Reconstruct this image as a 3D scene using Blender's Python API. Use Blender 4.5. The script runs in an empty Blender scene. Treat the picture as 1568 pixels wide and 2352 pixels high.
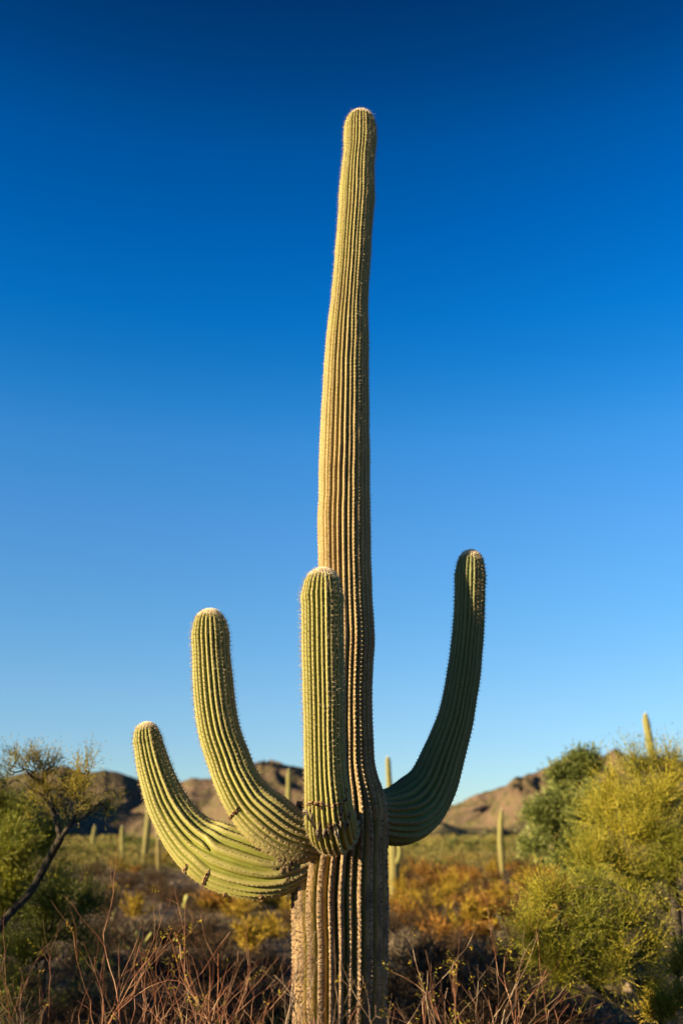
import bpy, math
import numpy as np
from mathutils import Vector

R = math.radians
rng = np.random.default_rng(7)
scene = bpy.context.scene

# ------------------------------------------------------------------ camera
F = 2287.0                      # focal length in units of the photo's 1568 x 2352 layout grid
PITCH = math.atan2(749.0, F)
CAMH = 1.6
cam_data = bpy.data.cameras.new('camera')
cam = bpy.data.objects.new('camera', cam_data)
scene.collection.objects.link(cam)
cam.location = (0, 0, CAMH)
cam.rotation_euler = (R(90) + PITCH, 0, 0)
cam_data.sensor_fit = 'VERTICAL'
cam_data.sensor_height = 36.0
cam_data.sensor_width = 24.0
cam_data.lens = 36.0 * F / 2352.0
cam_data.clip_start = 0.05
cam_data.clip_end = 20000
cam_data.dof.use_dof = True
cam_data.dof.focus_distance = 4.72
cam_data.dof.aperture_fstop = 1.6
scene.camera = cam

# ------------------------------------------------------------------ light
SUN_AZ = 64.0      # degrees to the left of straight behind the camera
SUN_EL = 12.5
sd = Vector((-math.sin(R(SUN_AZ)) * math.cos(R(SUN_EL)), -math.cos(R(SUN_AZ)) * math.cos(R(SUN_EL)), math.sin(R(SUN_EL))))
sun_data = bpy.data.lights.new('sun', 'SUN')
sun_data.energy = 5.0
sun_data.angle = R(0.5)
sun_data.color = (1.0, 0.80, 0.47)
sun = bpy.data.objects.new('sun', sun_data)
sun.rotation_euler = sd.to_track_quat('Z', 'Y').to_euler()
sun.location = sd * 50
scene.collection.objects.link(sun)

world = bpy.data.worlds.new('World')
scene.world = world
world.use_nodes = True
wt = world.node_tree
wt.nodes.clear()
w_out = wt.nodes.new('ShaderNodeOutputWorld')
w_bg = wt.nodes.new('ShaderNodeBackground')
w_sky = wt.nodes.new('ShaderNodeTexSky')
w_sky.sky_type = 'NISHITA'
w_sky.sun_disc = False
w_sky.sun_elevation = R(SUN_EL)
w_sky.sun_rotation = R(180 + SUN_AZ)
w_sky.altitude = 900
w_sky.air_density = 1.0
w_sky.dust_density = 0.3
w_sky.ozone_density = 3.0
# polarised look of the photographed sky: deeper and bluer with elevation, the same all the way round
w_geo = wt.nodes.new('ShaderNodeTexCoord')
w_sep = wt.nodes.new('ShaderNodeSeparateXYZ')
w_ramp = wt.nodes.new('ShaderNodeValToRGB')
w_mul = wt.nodes.new('ShaderNodeMix'); w_mul.data_type = 'RGBA'; w_mul.blend_type = 'MULTIPLY'
w_mul.inputs['Factor'].default_value = 1.0
wt.links.new(w_geo.outputs['Generated'], w_sep.inputs[0])
wt.links.new(w_sep.outputs['Z'], w_ramp.inputs[0])
wt.links.new(w_sky.outputs[0], w_mul.inputs[6])
wt.links.new(w_ramp.outputs[0], w_mul.inputs[7])
wt.links.new(w_mul.outputs[2], w_bg.inputs[0])
wt.links.new(w_bg.outputs[0], w_out.inputs[0])
w_bg.inputs[1].default_value = 0.057
SKY_RAMP = [(0.0, (0.664, 0.749, 0.834)), (0.0807, (0.65, 0.749, 0.842)), (0.1292, (0.631, 0.783, 0.872)), (0.2112, (0.512, 0.825, 0.961)), (0.2929, (0.433, 0.841, 1.066)), (0.3727, (0.273, 0.846, 1.155)), (0.4113, (0.142, 0.781, 1.142)), (0.4489, (0.059, 0.714, 1.136)), (0.4851, (0.017, 0.664, 1.147)), (0.5534, (0.0, 0.541, 1.045)), (0.6153, (0.0, 0.441, 0.878)), (0.6705, (0.0, 0.287, 0.596)), (0.72, (0.0, 0.197, 0.425))]
el = w_ramp.color_ramp.elements
while len(el) > 1:
    el.remove(el[-1])
el[0].position = SKY_RAMP[0][0]; el[0].color = (*SKY_RAMP[0][1], 1)
for p_, c_ in SKY_RAMP[1:]:
    e_ = el.new(p_); e_.color = (*c_, 1)

scene.view_settings.view_transform = 'Standard'
scene.view_settings.look = 'None'
scene.view_settings.gamma = 1.0
scene.view_settings.use_curve_mapping = False
scene.view_settings.exposure = 1.9
scene.cycles.max_bounces = 6
scene.cycles.diffuse_bounces = 3
scene.cycles.transparent_max_bounces = 8
scene.cycles.caustics_reflective = False
scene.cycles.caustics_refractive = False

# ------------------------------------------------------------------ geometry of the view
CP, SP = math.cos(PITCH), math.sin(PITCH)
FWD = np.array([0, CP, SP]); UP = np.array([0, -SP, CP]); RT = np.array([1.0, 0, 0])
CAM = np.array([0, 0, CAMH])

def ray(x, y):
    return F * FWD + (x - 784.0) * RT - (y - 1176.0) * UP

def at(x, y, Y):
    """World point seen at layout position x, y at distance Y in front of the camera."""
    d = ray(x, y)
    return CAM + d * (Y / d[1])

def scale_at(p):
    return float(np.dot(np.asarray(p) - CAM, FWD)) / F

def vnoise(x, y, seed=0):
    """Smooth value noise, vectorised, about -1..1."""
    xi = np.floor(x).astype(np.int64); yi = np.floor(y).astype(np.int64)
    xf = x - xi; yf = y - yi
    xf = xf * xf * (3 - 2 * xf); yf = yf * yf * (3 - 2 * yf)
    def h(a, b):
        n = (a * 374761393 + b * 668265263 + seed * 974634777) & 0xffffffff
        n = ((n ^ (n >> 13)) * 1274126177) & 0xffffffff
        n = n ^ (n >> 16)
        return (n & 0xffff) / 32767.5 - 1.0
    a = h(xi, yi); b = h(xi + 1, yi); c = h(xi, yi + 1); d = h(xi + 1, yi + 1)
    return (a * (1 - xf) + b * xf) * (1 - yf) + (c * (1 - xf) + d * xf) * yf

def fbm(x, y, octs=5, seed=0, gain=0.5):
    s = 0; a = 1.0; t = 0
    for o in range(octs):
        s = s + a * vnoise(x * 2 ** o + 17.3 * o, y * 2 ** o - 9.1 * o, seed + o)
        t += a; a *= gain
    return s / t

def ground_h(x, y):
    x = np.asarray(x, float); y = np.asarray(y, float)
    r = np.hypot(x, y)
    m = np.clip((r - 6) / 14, 0, 1)
    far = np.clip((r - 90) / 200, 0, 1)
    h = 0.16 * fbm(x * 0.16, y * 0.16, 3, 11) * m + 0.05 * vnoise(x * 0.9, y * 0.9, 5)
    berm = 0.32 * np.exp(-((y - 33 - 0.12 * x) / 3.2) ** 2) * np.exp(-((x + 9) / 9) ** 2)
    return (h + berm) * (1 - far)

def ground_at(x, y):
    """Ground point seen at layout position x, y."""
    d = ray(x, y)
    t = -CAMH / d[2]
    for _ in range(8):
        p = CAM + d * t
        t = (float(ground_h(p[0], p[1])) - CAMH) / d[2]
    return CAM + d * t

# ------------------------------------------------------------------ object helpers
def link(o, parent=None):
    scene.collection.objects.link(o)
    if parent is not None:
        o.parent = parent
    return o

def empty(name, loc, rz=0.0):
    o = bpy.data.objects.new(name, None)
    o.empty_display_size = 0.2
    o.location = tuple(float(v) for v in loc)
    o.rotation_euler = (0, 0, rz)
    return link(o)

def tag(o, label=None, cat=None, group=None, kind=None):
    if label: o['label'] = label
    if cat: o['category'] = cat
    if group: o['group'] = group
    if kind: o['kind'] = kind
    return o

def mesh_arrays(name, V, faces_list, mat=None, smooth=True, attrs=None):
    """V (n,3); faces_list: list of (m,k) index arrays."""
    me = bpy.data.meshes.new(name)
    V = np.asarray(V, np.float32)
    faces_list = [np.asarray(f, np.int32) for f in faces_list if len(f)]
    nl = sum(f.size for f in faces_list); nf = sum(len(f) for f in faces_list)
    me.vertices.add(len(V)); me.vertices.foreach_set('co', V.ravel())
    me.loops.add(nl)
    me.loops.foreach_set('vertex_index', np.concatenate([f.ravel() for f in faces_list]))
    me.polygons.add(nf)
    tot = np.concatenate([np.full(len(f), f.shape[1], np.int32) for f in faces_list])
    st = np.concatenate([[0], np.cumsum(tot)[:-1]]).astype(np.int32)
    me.polygons.foreach_set('loop_start', st)
    me.polygons.foreach_set('loop_total', tot)
    me.update(calc_edges=True)
    me.polygons.foreach_set('use_smooth', np.full(nf, smooth))
    if attrs:
        for k, v in attrs.items():
            a = me.attributes.new(k, 'FLOAT', 'POINT')
            a.data.foreach_set('value', np.asarray(v, np.float32))
    if mat: me.materials.append(mat)
    return me

def part(name, me, parent=None, origin=None):
    o = bpy.data.objects.new(name, me)
    link(o, parent)
    if origin is not None:
        o.location = tuple(float(v) for v in origin)
    return o

def norm(a):
    return a / np.maximum(np.linalg.norm(a, axis=-1, keepdims=True), 1e-9)

def perp(D, r=None):
    r = rng if r is None else r
    q = r.normal(size=D.shape)
    return norm(np.cross(D, q))

def frustums(P0, P1, R0, R1, n=4):
    """Tapered tubes for many edges in one go."""
    P0 = np.asarray(P0, float); P1 = np.asarray(P1, float)
    D = norm(P1 - P0)
    ref = np.where(np.abs(D[:, 2:3]) > 0.9, np.array([[1.0, 0, 0]]), np.array([[0, 0, 1.0]]))
    A = norm(np.cross(D, ref)); B = np.cross(D, A)
    th = np.arange(n) * 2 * np.pi / n
    ring = A[:, None, :] * np.cos(th)[None, :, None] + B[:, None, :] * np.sin(th)[None, :, None]
    V0 = P0[:, None, :] + ring * np.asarray(R0)[:, None, None]
    V1 = P1[:, None, :] + ring * np.asarray(R1)[:, None, None]
    V = np.stack([V0, V1], 1).reshape(-1, 3)
    base = (np.arange(len(P0)) * 2 * n)[:, None]
    i = np.arange(n)[None, :]; j = (i + 1) % n
    Q = np.stack([base + i, base + j, base + n + j, base + n + i], -1).reshape(-1, 4)
    return V, Q

def blades(P, D, L, W, r=None):
    """Thin triangles."""
    S = perp(D, r)
    L = np.asarray(L)[:, None]; W = np.asarray(W)[:, None]
    V = np.stack([P - S * W / 2, P + S * W / 2, P + D * L], 1).reshape(-1, 3)
    T = np.arange(len(P) * 3).reshape(-1, 3)
    return V, T

def leaves(P, D, L, W, r=None):
    S = perp(D, r)
    L = np.asarray(L)[:, None]; W = np.asarray(W)[:, None]
    V = np.stack([P, P + D * L * .5 + S * W / 2, P + D * L, P + D * L * .5 - S * W / 2], 1).reshape(-1, 3)
    Q = np.arange(len(P) * 4).reshape(-1, 4)
    return V, Q

def join(items):
    """items: list of (V, faces) -> V, [faces...]"""
    Vs, Fs, o = [], [], 0
    for V, Fc in items:
        if len(V) == 0: continue
        Vs.append(V)
        for f in (Fc if isinstance(Fc, list) else [Fc]):
            Fs.append(f + o)
        o += len(V)
    return np.concatenate(Vs), Fs

# ------------------------------------------------------------------ materials
def new_mat(name):
    m = bpy.data.materials.new(name); m.use_nodes = True
    nt = m.node_tree; nt.nodes.clear()
    out = nt.nodes.new('ShaderNodeOutputMaterial')
    return m, nt, out

def ramp(nt, fac, stops):
    n = nt.nodes.new('ShaderNodeValToRGB')
    e = n.color_ramp.elements
    e[0].position = stops[0][0]; e[0].color = (*stops[0][1], 1)
    e[1].position = stops[-1][0]; e[1].color = (*stops[-1][1], 1)
    for p, c in stops[1:-1]:
        x = e.new(p); x.color = (*c, 1)
    nt.links.new(fac, n.inputs[0])
    return n.outputs[0]

def noise(nt, scale, detail=4, rough=0.55, vec=None, dist=0.0):
    n = nt.nodes.new('ShaderNodeTexNoise')
    n.inputs['Scale'].default_value = scale
    n.inputs['Detail'].default_value = detail
    n.inputs['Roughness'].default_value = rough
    n.inputs['Distortion'].default_value = dist
    if vec is None:
        g = nt.nodes.new('ShaderNodeTexCoord'); vec = g.outputs['Object']
    nt.links.new(vec, n.inputs['Vector'])
    return n.outputs['Fac']

def mix(nt, fac, a, b, mode='MIX'):
    n = nt.nodes.new('ShaderNodeMix'); n.data_type = 'RGBA'; n.blend_type = mode
    for sock, v in ((n.inputs[0], fac), (n.inputs[6], a), (n.inputs[7], b)):
        if isinstance(v, (int, float)): sock.default_value = v
        elif isinstance(v, tuple): sock.default_value = (*v, 1)
        else: nt.links.new(v, sock)
    return n.outputs[2]

def mth(nt, op, a, b=0.0, clamp=False):
    n = nt.nodes.new('ShaderNodeMath'); n.operation = op; n.use_clamp = clamp
    for s, v in ((n.inputs[0], a), (n.inputs[1], b)):
        if isinstance(v, (int, float)): s.default_value = v
        else: nt.links.new(v, s)
    return n.outputs[0]

def attr(nt, name):
    n = nt.nodes.new('ShaderNodeAttribute'); n.attribute_name = name
    return n.outputs['Fac']

ALBEDO = 0.57   # overall lightness of every surface

def surf(nt, out, col, rough=0.7, bump=None, bump_s=0.3, bump_d=0.01, spec=0.3, trans=None, alb=None):
    col = mix(nt, 1.0, col, ((ALBEDO if alb is None else alb),) * 3, 'MULTIPLY')
    b = nt.nodes.new('ShaderNodeBsdfPrincipled')
    if isinstance(col, tuple): b.inputs['Base Color'].default_value = (*col, 1)
    else: nt.links.new(col, b.inputs['Base Color'])
    b.inputs['Roughness'].default_value = rough
    b.inputs['Specular IOR Level'].default_value = spec
    if bump is not None:
        bn = nt.nodes.new('ShaderNodeBump')
        bn.inputs['Strength'].default_value = bump_s; bn.inputs['Distance'].default_value = bump_d
        nt.links.new(bump, bn.inputs['Height']); nt.links.new(bn.outputs[0], b.inputs['Normal'])
    sh = b.outputs[0]
    if trans:
        t = nt.nodes.new('ShaderNodeBsdfTranslucent')
        if isinstance(col, tuple): t.inputs[0].default_value = (*col, 1)
        else: nt.links.new(col, t.inputs[0])
        ms = nt.nodes.new('ShaderNodeMixShader'); ms.inputs[0].default_value = trans
        nt.links.new(sh, ms.inputs[1]); nt.links.new(t.outputs[0], ms.inputs[2]); sh = ms.outputs[0]
    nt.links.new(sh, out.inputs[0])

def island_mat(name, cols, rough=0.7, trans=0.25, patch=None, spec=0.25, alb=None):
    """Foliage whose tint changes from leaf to leaf and from clump to clump."""
    m, nt, out = new_mat(name)
    g = nt.nodes.new('ShaderNodeNewGeometry')
    stops = [(i / (len(cols) - 1), c) for i, c in enumerate(cols)]
    col = ramp(nt, g.outputs['Random Per Island'], stops)
    if patch:
        f = ramp(nt, noise(nt, patch[0], 2), [(0.42, (0, 0, 0)), (0.6, (1, 1, 1))])
        col = mix(nt, f, col, mix(nt, 0.65, col, patch[1]))
    surf(nt, out, col, rough, trans=trans, spec=spec, alb=alb)
    return m

def cactus_mat(name, valley, crest, cork, cork_dark, lo=0.35, hi=0.85, cork_mix=1.0, young=None):
    m, nt, out = new_mat(name)
    cr = attr(nt, 'crest'); wd = attr(nt, 'woody'); ja = attr(nt, 'joint')
    n1 = noise(nt, 9, 5); n2 = noise(nt, 60, 4, 0.65); n3 = noise(nt, 2.2, 3)
    skin = ramp(nt, n1, [(0.3, tuple(c * 0.82 for c in valley)), (0.55, valley), (0.75, tuple(min(1, c * 1.22) for c in valley))])
    skin = mix(nt, mth(nt, 'MULTIPLY', n3, 0.35), skin, (valley[0] * 1.25, valley[1] * 1.08, valley[2] * 0.9))
    crn = mth(nt, 'ADD', cr, mth(nt, 'MULTIPLY', mth(nt, 'SUBTRACT', n2, 0.5), 0.45))
    f = ramp(nt, crn, [(lo, (0, 0, 0)), (hi, (1, 1, 1))])
    crc = mix(nt, n2, crest, tuple(c * 0.72 for c in crest))
    if young:
        crc = mix(nt, mth(nt, 'MULTIPLY', attr(nt, 'young'), mth(nt, 'ADD', 0.55, mth(nt, 'MULTIPLY', n1, 0.8)), True), crc, young)
    blot = ramp(nt, noise(nt, 3.5, 6, 0.7), [(0.50, (0, 0, 0)), (0.66, (1, 1, 1))])
    crc = mix(nt, mth(nt, 'MULTIPLY', blot, 0.45), crc, tuple(c * 0.5 for c in crest))
    col = mix(nt, f, skin, crc)
    ck = ramp(nt, n2, [(0.36, cork_dark), (0.5, cork), (0.68, tuple(min(1, c * 1.35) for c in cork))])
    ck = mix(nt, ramp(nt, n1, [(0.45, (0, 0, 0)), (0.62, (1, 1, 1))]), ck, tuple(c * 0.42 for c in cork))
    wf = mth(nt, 'MULTIPLY', wd, ramp(nt, mth(nt, 'ADD', cr, mth(nt, 'MULTIPLY', mth(nt, 'SUBTRACT', n1, 0.5), 0.9)), [(0.60, (0, 0, 0)), (0.85, (1, 1, 1))]))
    col = mix(nt, mth(nt, 'MULTIPLY', wf, cork_mix, True), col, ck)
    # weathered notches around each old areole on the woody foot
    wav = mth(nt, 'SINE', mth(nt, 'MULTIPLY', mth(nt, 'ADD', attr(nt, 'arc'), mth(nt, 'ADD', mth(nt, 'MULTIPLY', n1, 0.05), mth(nt, 'MULTIPLY', cr, 0.012))), 2 * math.pi / 0.030))
    notch = mth(nt, 'MULTIPLY', mth(nt, 'MULTIPLY', ramp(nt, wav, [(0.25, (0, 0, 0)), (0.95, (1, 1, 1))]), wf), ramp(nt, cr, [(0.75, (0, 0, 0)), (0.95, (1, 1, 1))]))
    col = mix(nt, mth(nt, 'MULTIPLY', notch, ramp(nt, n2, [(0.35, (0.1, 0.1, 0.1)), (0.65, (0.75, 0.75, 0.75))])), col, cork_dark)
    jf = mth(nt, 'MULTIPLY', ja, ramp(nt, mth(nt, 'ADD', n1, mth(nt, 'MULTIPLY', cr, 0.35)), [(0.5, (0, 0, 0)), (0.72, (1, 1, 1))]))
    col = mix(nt, jf, col, mix(nt, n2, (0.42, 0.33, 0.17), (0.16, 0.10, 0.055)))
    capf = mth(nt, 'MULTIPLY', attr(nt, 'cap'), ramp(nt, mth(nt, 'ADD', attr(nt, 'cap'), mth(nt, 'MULTIPLY', mth(nt, 'ADD', cr, n2), 0.4)), [(0.45, (0, 0, 0)), (0.85, (1, 1, 1))]))
    col = mix(nt, capf, col, (1.35, 1.12, 0.80))
    # a few dark scars and pocks on the skin
    pk = ramp(nt, noise(nt, 26, 3, 0.6), [(0.66, (0, 0, 0)), (0.71, (1, 1, 1))])
    col = mix(nt, mth(nt, 'MULTIPLY', pk, 0.6), col, (0.10, 0.07, 0.04))
    hb = mth(nt, 'ADD', mth(nt, 'MULTIPLY', n2, mth(nt, 'ADD', mth(nt, 'MULTIPLY', wd, 1.2), 0.25)), mth(nt, 'MULTIPLY', n1, 0.4))
    hb = mth(nt, 'SUBTRACT', hb, mth(nt, 'MULTIPLY', notch, 0.8))
    surf(nt, out, col, 0.62, bump=hb, bump_s=0.7, bump_d=0.010, spec=0.25)
    return m

def simple_noise_mat(name, a, b, scale=8, rough=0.85, bump_s=0.4, bump_d=0.01):
    m, nt, out = new_mat(name)
    n = noise(nt, scale, 5, 0.6)
    surf(nt, out, ramp(nt, n, [(0.35, a), (0.65, b)]), rough, bump=n, bump_s=bump_s, bump_d=bump_d, spec=0.15)
    return m

M_TRUNK = cactus_mat('saguaro_trunk_skin', (0.175, 0.175, 0.026), (0.60, 0.39, 0.150), (0.34, 0.215, 0.125), (0.06, 0.038, 0.025), 0.30, 0.74, 1.0, (0.38, 0.34, 0.10))
M_ARM = cactus_mat('saguaro_arm_skin', (0.235, 0.245, 0.036), (0.48, 0.415, 0.125), (0.25, 0.175, 0.085), (0.06, 0.04, 0.02), 0.5, 1.0, 0.6)
M_ARM_SHADED = cactus_mat('saguaro_arm_skin_shaded', (0.15, 0.20, 0.055), (0.27, 0.27, 0.10), (0.16, 0.12, 0.07), (0.05, 0.035, 0.025), 0.5, 1.0, 0.6)  # darker copy of the arm skin, the trunk's shade put into its colour
M_FAR_CACTUS = cactus_mat('distant_saguaro_skin', (0.22, 0.23, 0.04), (0.36, 0.31, 0.09), (0.42, 0.28, 0.11), (0.18, 0.12, 0.06), 0.35, 0.85)
M_SPINE = island_mat('spine_straw', [(0.22, 0.14, 0.07), (0.62, 0.48, 0.27), (0.95, 0.80, 0.54)], 0.5, 0.1)
M_SPINE_OLD_OR_SHADED = island_mat('spine_weathered_or_shaded', [(0.20, 0.14, 0.08), (0.46, 0.33, 0.18), (0.62, 0.47, 0.28)], 0.6, 0.0)
M_FUZZ = island_mat('crown_wool', [(0.78, 0.64, 0.46), (0.88, 0.78, 0.62)], 0.8, 0.35, alb=1.0)
M_AREOLE = island_mat('areole_felt', [(0.50, 0.35, 0.16), (0.70, 0.55, 0.28), (0.85, 0.72, 0.42)], 0.9, 0.0)
M_AREOLE_OLD_OR_SHADED = island_mat('areole_felt_grey', [(0.10, 0.065, 0.04), (0.20, 0.135, 0.08), (0.36, 0.25, 0.14), (0.50, 0.35, 0.20)], 0.9, 0.0)
M_SCAR = simple_noise_mat('scar_cork', (0.16, 0.075, 0.03), (0.50, 0.34, 0.18), 45)
M_SCAR_GREY = simple_noise_mat('scar_cork_grey', (0.16, 0.11, 0.08), (0.52, 0.44, 0.33), 38)
M_SCAR_IN = simple_noise_mat('scar_fissure', (0.02, 0.010, 0.006), (0.07, 0.035, 0.018), 60)
M_SCAB = simple_noise_mat('bark_scab_brown', (0.05, 0.035, 0.022), (0.26, 0.18, 0.10), 30, bump_s=0.8)
M_TWIG_RED = island_mat('twig_red_bark', [(0.12, 0.038, 0.018), (0.30, 0.11, 0.05), (0.44, 0.26, 0.15)], 0.7, 0.0)
M_TWIG_GREY = island_mat('twig_grey_bark', [(0.10, 0.055, 0.035), (0.28, 0.18, 0.11), (0.52, 0.38, 0.25)], 0.8, 0.0)
M_LEAF_YEL = island_mat('leaf_yellow', [(0.22, 0.22, 0.02), (0.46, 0.36, 0.03), (0.50, 0.28, 0.02)], 0.6, 0.4)
M_BARK_DARK = simple_noise_mat('bark_dark', (0.030, 0.024, 0.018), (0.10, 0.08, 0.055), 18)
M_BARK_YEL = simple_noise_mat('bark_yellow_green', (0.10, 0.09, 0.02), (0.30, 0.25, 0.055), 9)
M_BARK_GREY = simple_noise_mat('bark_grey', (0.12, 0.09, 0.06), (0.34, 0.27, 0.19), 14)
M_PV = island_mat('palo_verde_foliage', [(0.14, 0.14, 0.012), (0.42, 0.39, 0.028), (0.68, 0.58, 0.05), (0.66, 0.47, 0.08)], 0.6, 0.3, (1.3, (0.16, 0.20, 0.02)))
M_PV_GREEN = island_mat('palo_verde_green', [(0.10, 0.12, 0.010), (0.19, 0.20, 0.018), (0.26, 0.25, 0.03)], 0.6, 0.3, (1.1, (0.08, 0.13, 0.02)))
M_PV_MID = island_mat('palo_verde_mid', [(0.12, 0.14, 0.012), (0.28, 0.28, 0.022), (0.44, 0.40, 0.035)], 0.6, 0.3, (1.1, (0.12, 0.16, 0.02)))
M_PV_OCHRE = island_mat('palo_verde_ochre', [(0.28, 0.20, 0.02), (0.54, 0.40, 0.045), (0.66, 0.50, 0.10)], 0.6, 0.3, (1.5, (0.28, 0.26, 0.03)))
M_MESQ = island_mat('mesquite_foliage', [(0.11, 0.14, 0.03), (0.29, 0.33, 0.07), (0.46, 0.46, 0.14)], 0.6, 0.25, (0.7, (0.09, 0.13, 0.03)))
M_RUST = island_mat('shrub_rust', [(0.15, 0.065, 0.012), (0.36, 0.16, 0.020), (0.48, 0.26, 0.035)], 0.8, 0.2)
M_GOLD = island_mat('shrub_gold', [(0.20, 0.13, 0.010), (0.42, 0.27, 0.016), (0.52, 0.33, 0.03)], 0.8, 0.2)
M_OLIVE = island_mat('shrub_olive', [(0.09, 0.10, 0.015), (0.20, 0.21, 0.035), (0.30, 0.27, 0.06)], 0.7, 0.25)
M_BROWN = island_mat('shrub_dry_brown', [(0.015, 0.008, 0.004), (0.060, 0.032, 0.014), (0.20, 0.115, 0.05)], 0.9, 0.1)
M_GREY = island_mat('shrub_dry_grey', [(0.06, 0.045, 0.03), (0.15, 0.11, 0.07), (0.30, 0.23, 0.14)], 0.9, 0.1)
M_CREOSOTE = island_mat('creosote_foliage', [(0.13, 0.14, 0.02), (0.24, 0.25, 0.04), (0.32, 0.30, 0.06)], 0.7, 0.2)
M_FARVEG = island_mat('far_flat_foliage', [(0.05, 0.055, 0.015), (0.17, 0.16, 0.035), (0.34, 0.28, 0.07), (0.26, 0.16, 0.05)], 0.9, 0.1)
M_GRASS = island_mat('dead_grass', [(0.05, 0.035, 0.02), (0.13, 0.09, 0.045), (0.26, 0.18, 0.10)], 0.9, 0.1)
M_PAD = simple_noise_mat('prickly_pad', (0.24, 0.24, 0.07), (0.42, 0.38, 0.14), 5)
M_ROCK = simple_noise_mat('rock_tan', (0.16, 0.11, 0.08), (0.36, 0.26, 0.18), 4)

# ground
m, nt, out = new_mat('desert_soil')
n1 = noise(nt, 0.35, 5); n2 = noise(nt, 6, 6, 0.7); n3 = noise(nt, 40, 3)
c = ramp(nt, n1, [(0.35, (0.12, 0.075, 0.04)), (0.55, (0.18, 0.12, 0.07)), (0.7, (0.15, 0.105, 0.07))])
c = mix(nt, ramp(nt, n2, [(0.4, (0, 0, 0)), (0.6, (1, 1, 1))]), c, (0.22, 0.15, 0.095))
c = mix(nt, ramp(nt, n3, [(0.45, (0, 0, 0)), (0.55, (1, 1, 1))]), c, mix(nt, 0.5, c, (0.10, 0.075, 0.055)))
surf(nt, out, c, 0.95, bump=mth(nt, 'ADD', n2, mth(nt, 'MULTIPLY', n3, 0.4)), bump_s=0.8, bump_d=0.05, spec=0.1)
M_SOIL = m

# mountain
m, nt, out = new_mat('mountain_rock')
tc = nt.nodes.new('ShaderNodeTexCoord')
n1 = noise(nt, 0.004, 6, 0.6); n2 = noise(nt, 0.03, 6, 0.7); n3 = noise(nt, 0.12, 3, 0.6)
c = ramp(nt, n1, [(0.32, (0.13, 0.090, 0.065)), (0.5, (0.20, 0.130, 0.092)), (0.68, (0.25, 0.165, 0.12))])
c = mix(nt, ramp(nt, n2, [(0.42, (0, 0, 0)), (0.62, (1, 1, 1))]), c, (0.17, 0.14, 0.06))
c = mix(nt, ramp(nt, n3, [(0.52, (0, 0, 0)), (0.64, (1, 1, 1))]), c, (0.085, 0.085, 0.04))
hz = attr(nt, 'foot')
c = mix(nt, hz, c, (0.19, 0.18, 0.065))
surf(nt, out, c, 0.95, bump=mth(nt, 'ADD', n2, n3), bump_s=0.7, bump_d=6.0, spec=0.05)
M_MTN = m

# ------------------------------------------------------------------ the ground
def build_ground():
    rr = np.concatenate([[0.0], np.geomspace(1.0, 9000, 190)])
    th = np.linspace(0, 2 * np.pi, 361)[:-1]
    RRr, TT = np.meshgrid(rr, th, indexing='ij')
    X = RRr * np.sin(TT); Y = RRr * np.cos(TT)
    Z = ground_h(X, Y)
    V = np.stack([X, Y, Z], -1).reshape(-1, 3)
    nr, nt_ = X.shape
    i = np.arange(nr - 1)[:, None]; j = np.arange(nt_)[None, :]; j2 = (j + 1) % nt_
    Q = np.stack([i * nt_ + j, (i + 1) * nt_ + j, (i + 1) * nt_ + j2, i * nt_ + j2], -1).reshape(-1, 4)
    Q = Q[nt_:]
    T = np.stack([np.full(nt_, 0), nt_ + np.arange(nt_), nt_ + (np.arange(nt_) + 1) % nt_], -1)
    # centre ring collapses onto one point
    o = part('ground', mesh_arrays('ground', V, [Q, T], M_SOIL))
    tag(o, 'brown stony desert soil running flat to the foot of the hills', 'ground', kind='structure')
build_ground()

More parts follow.
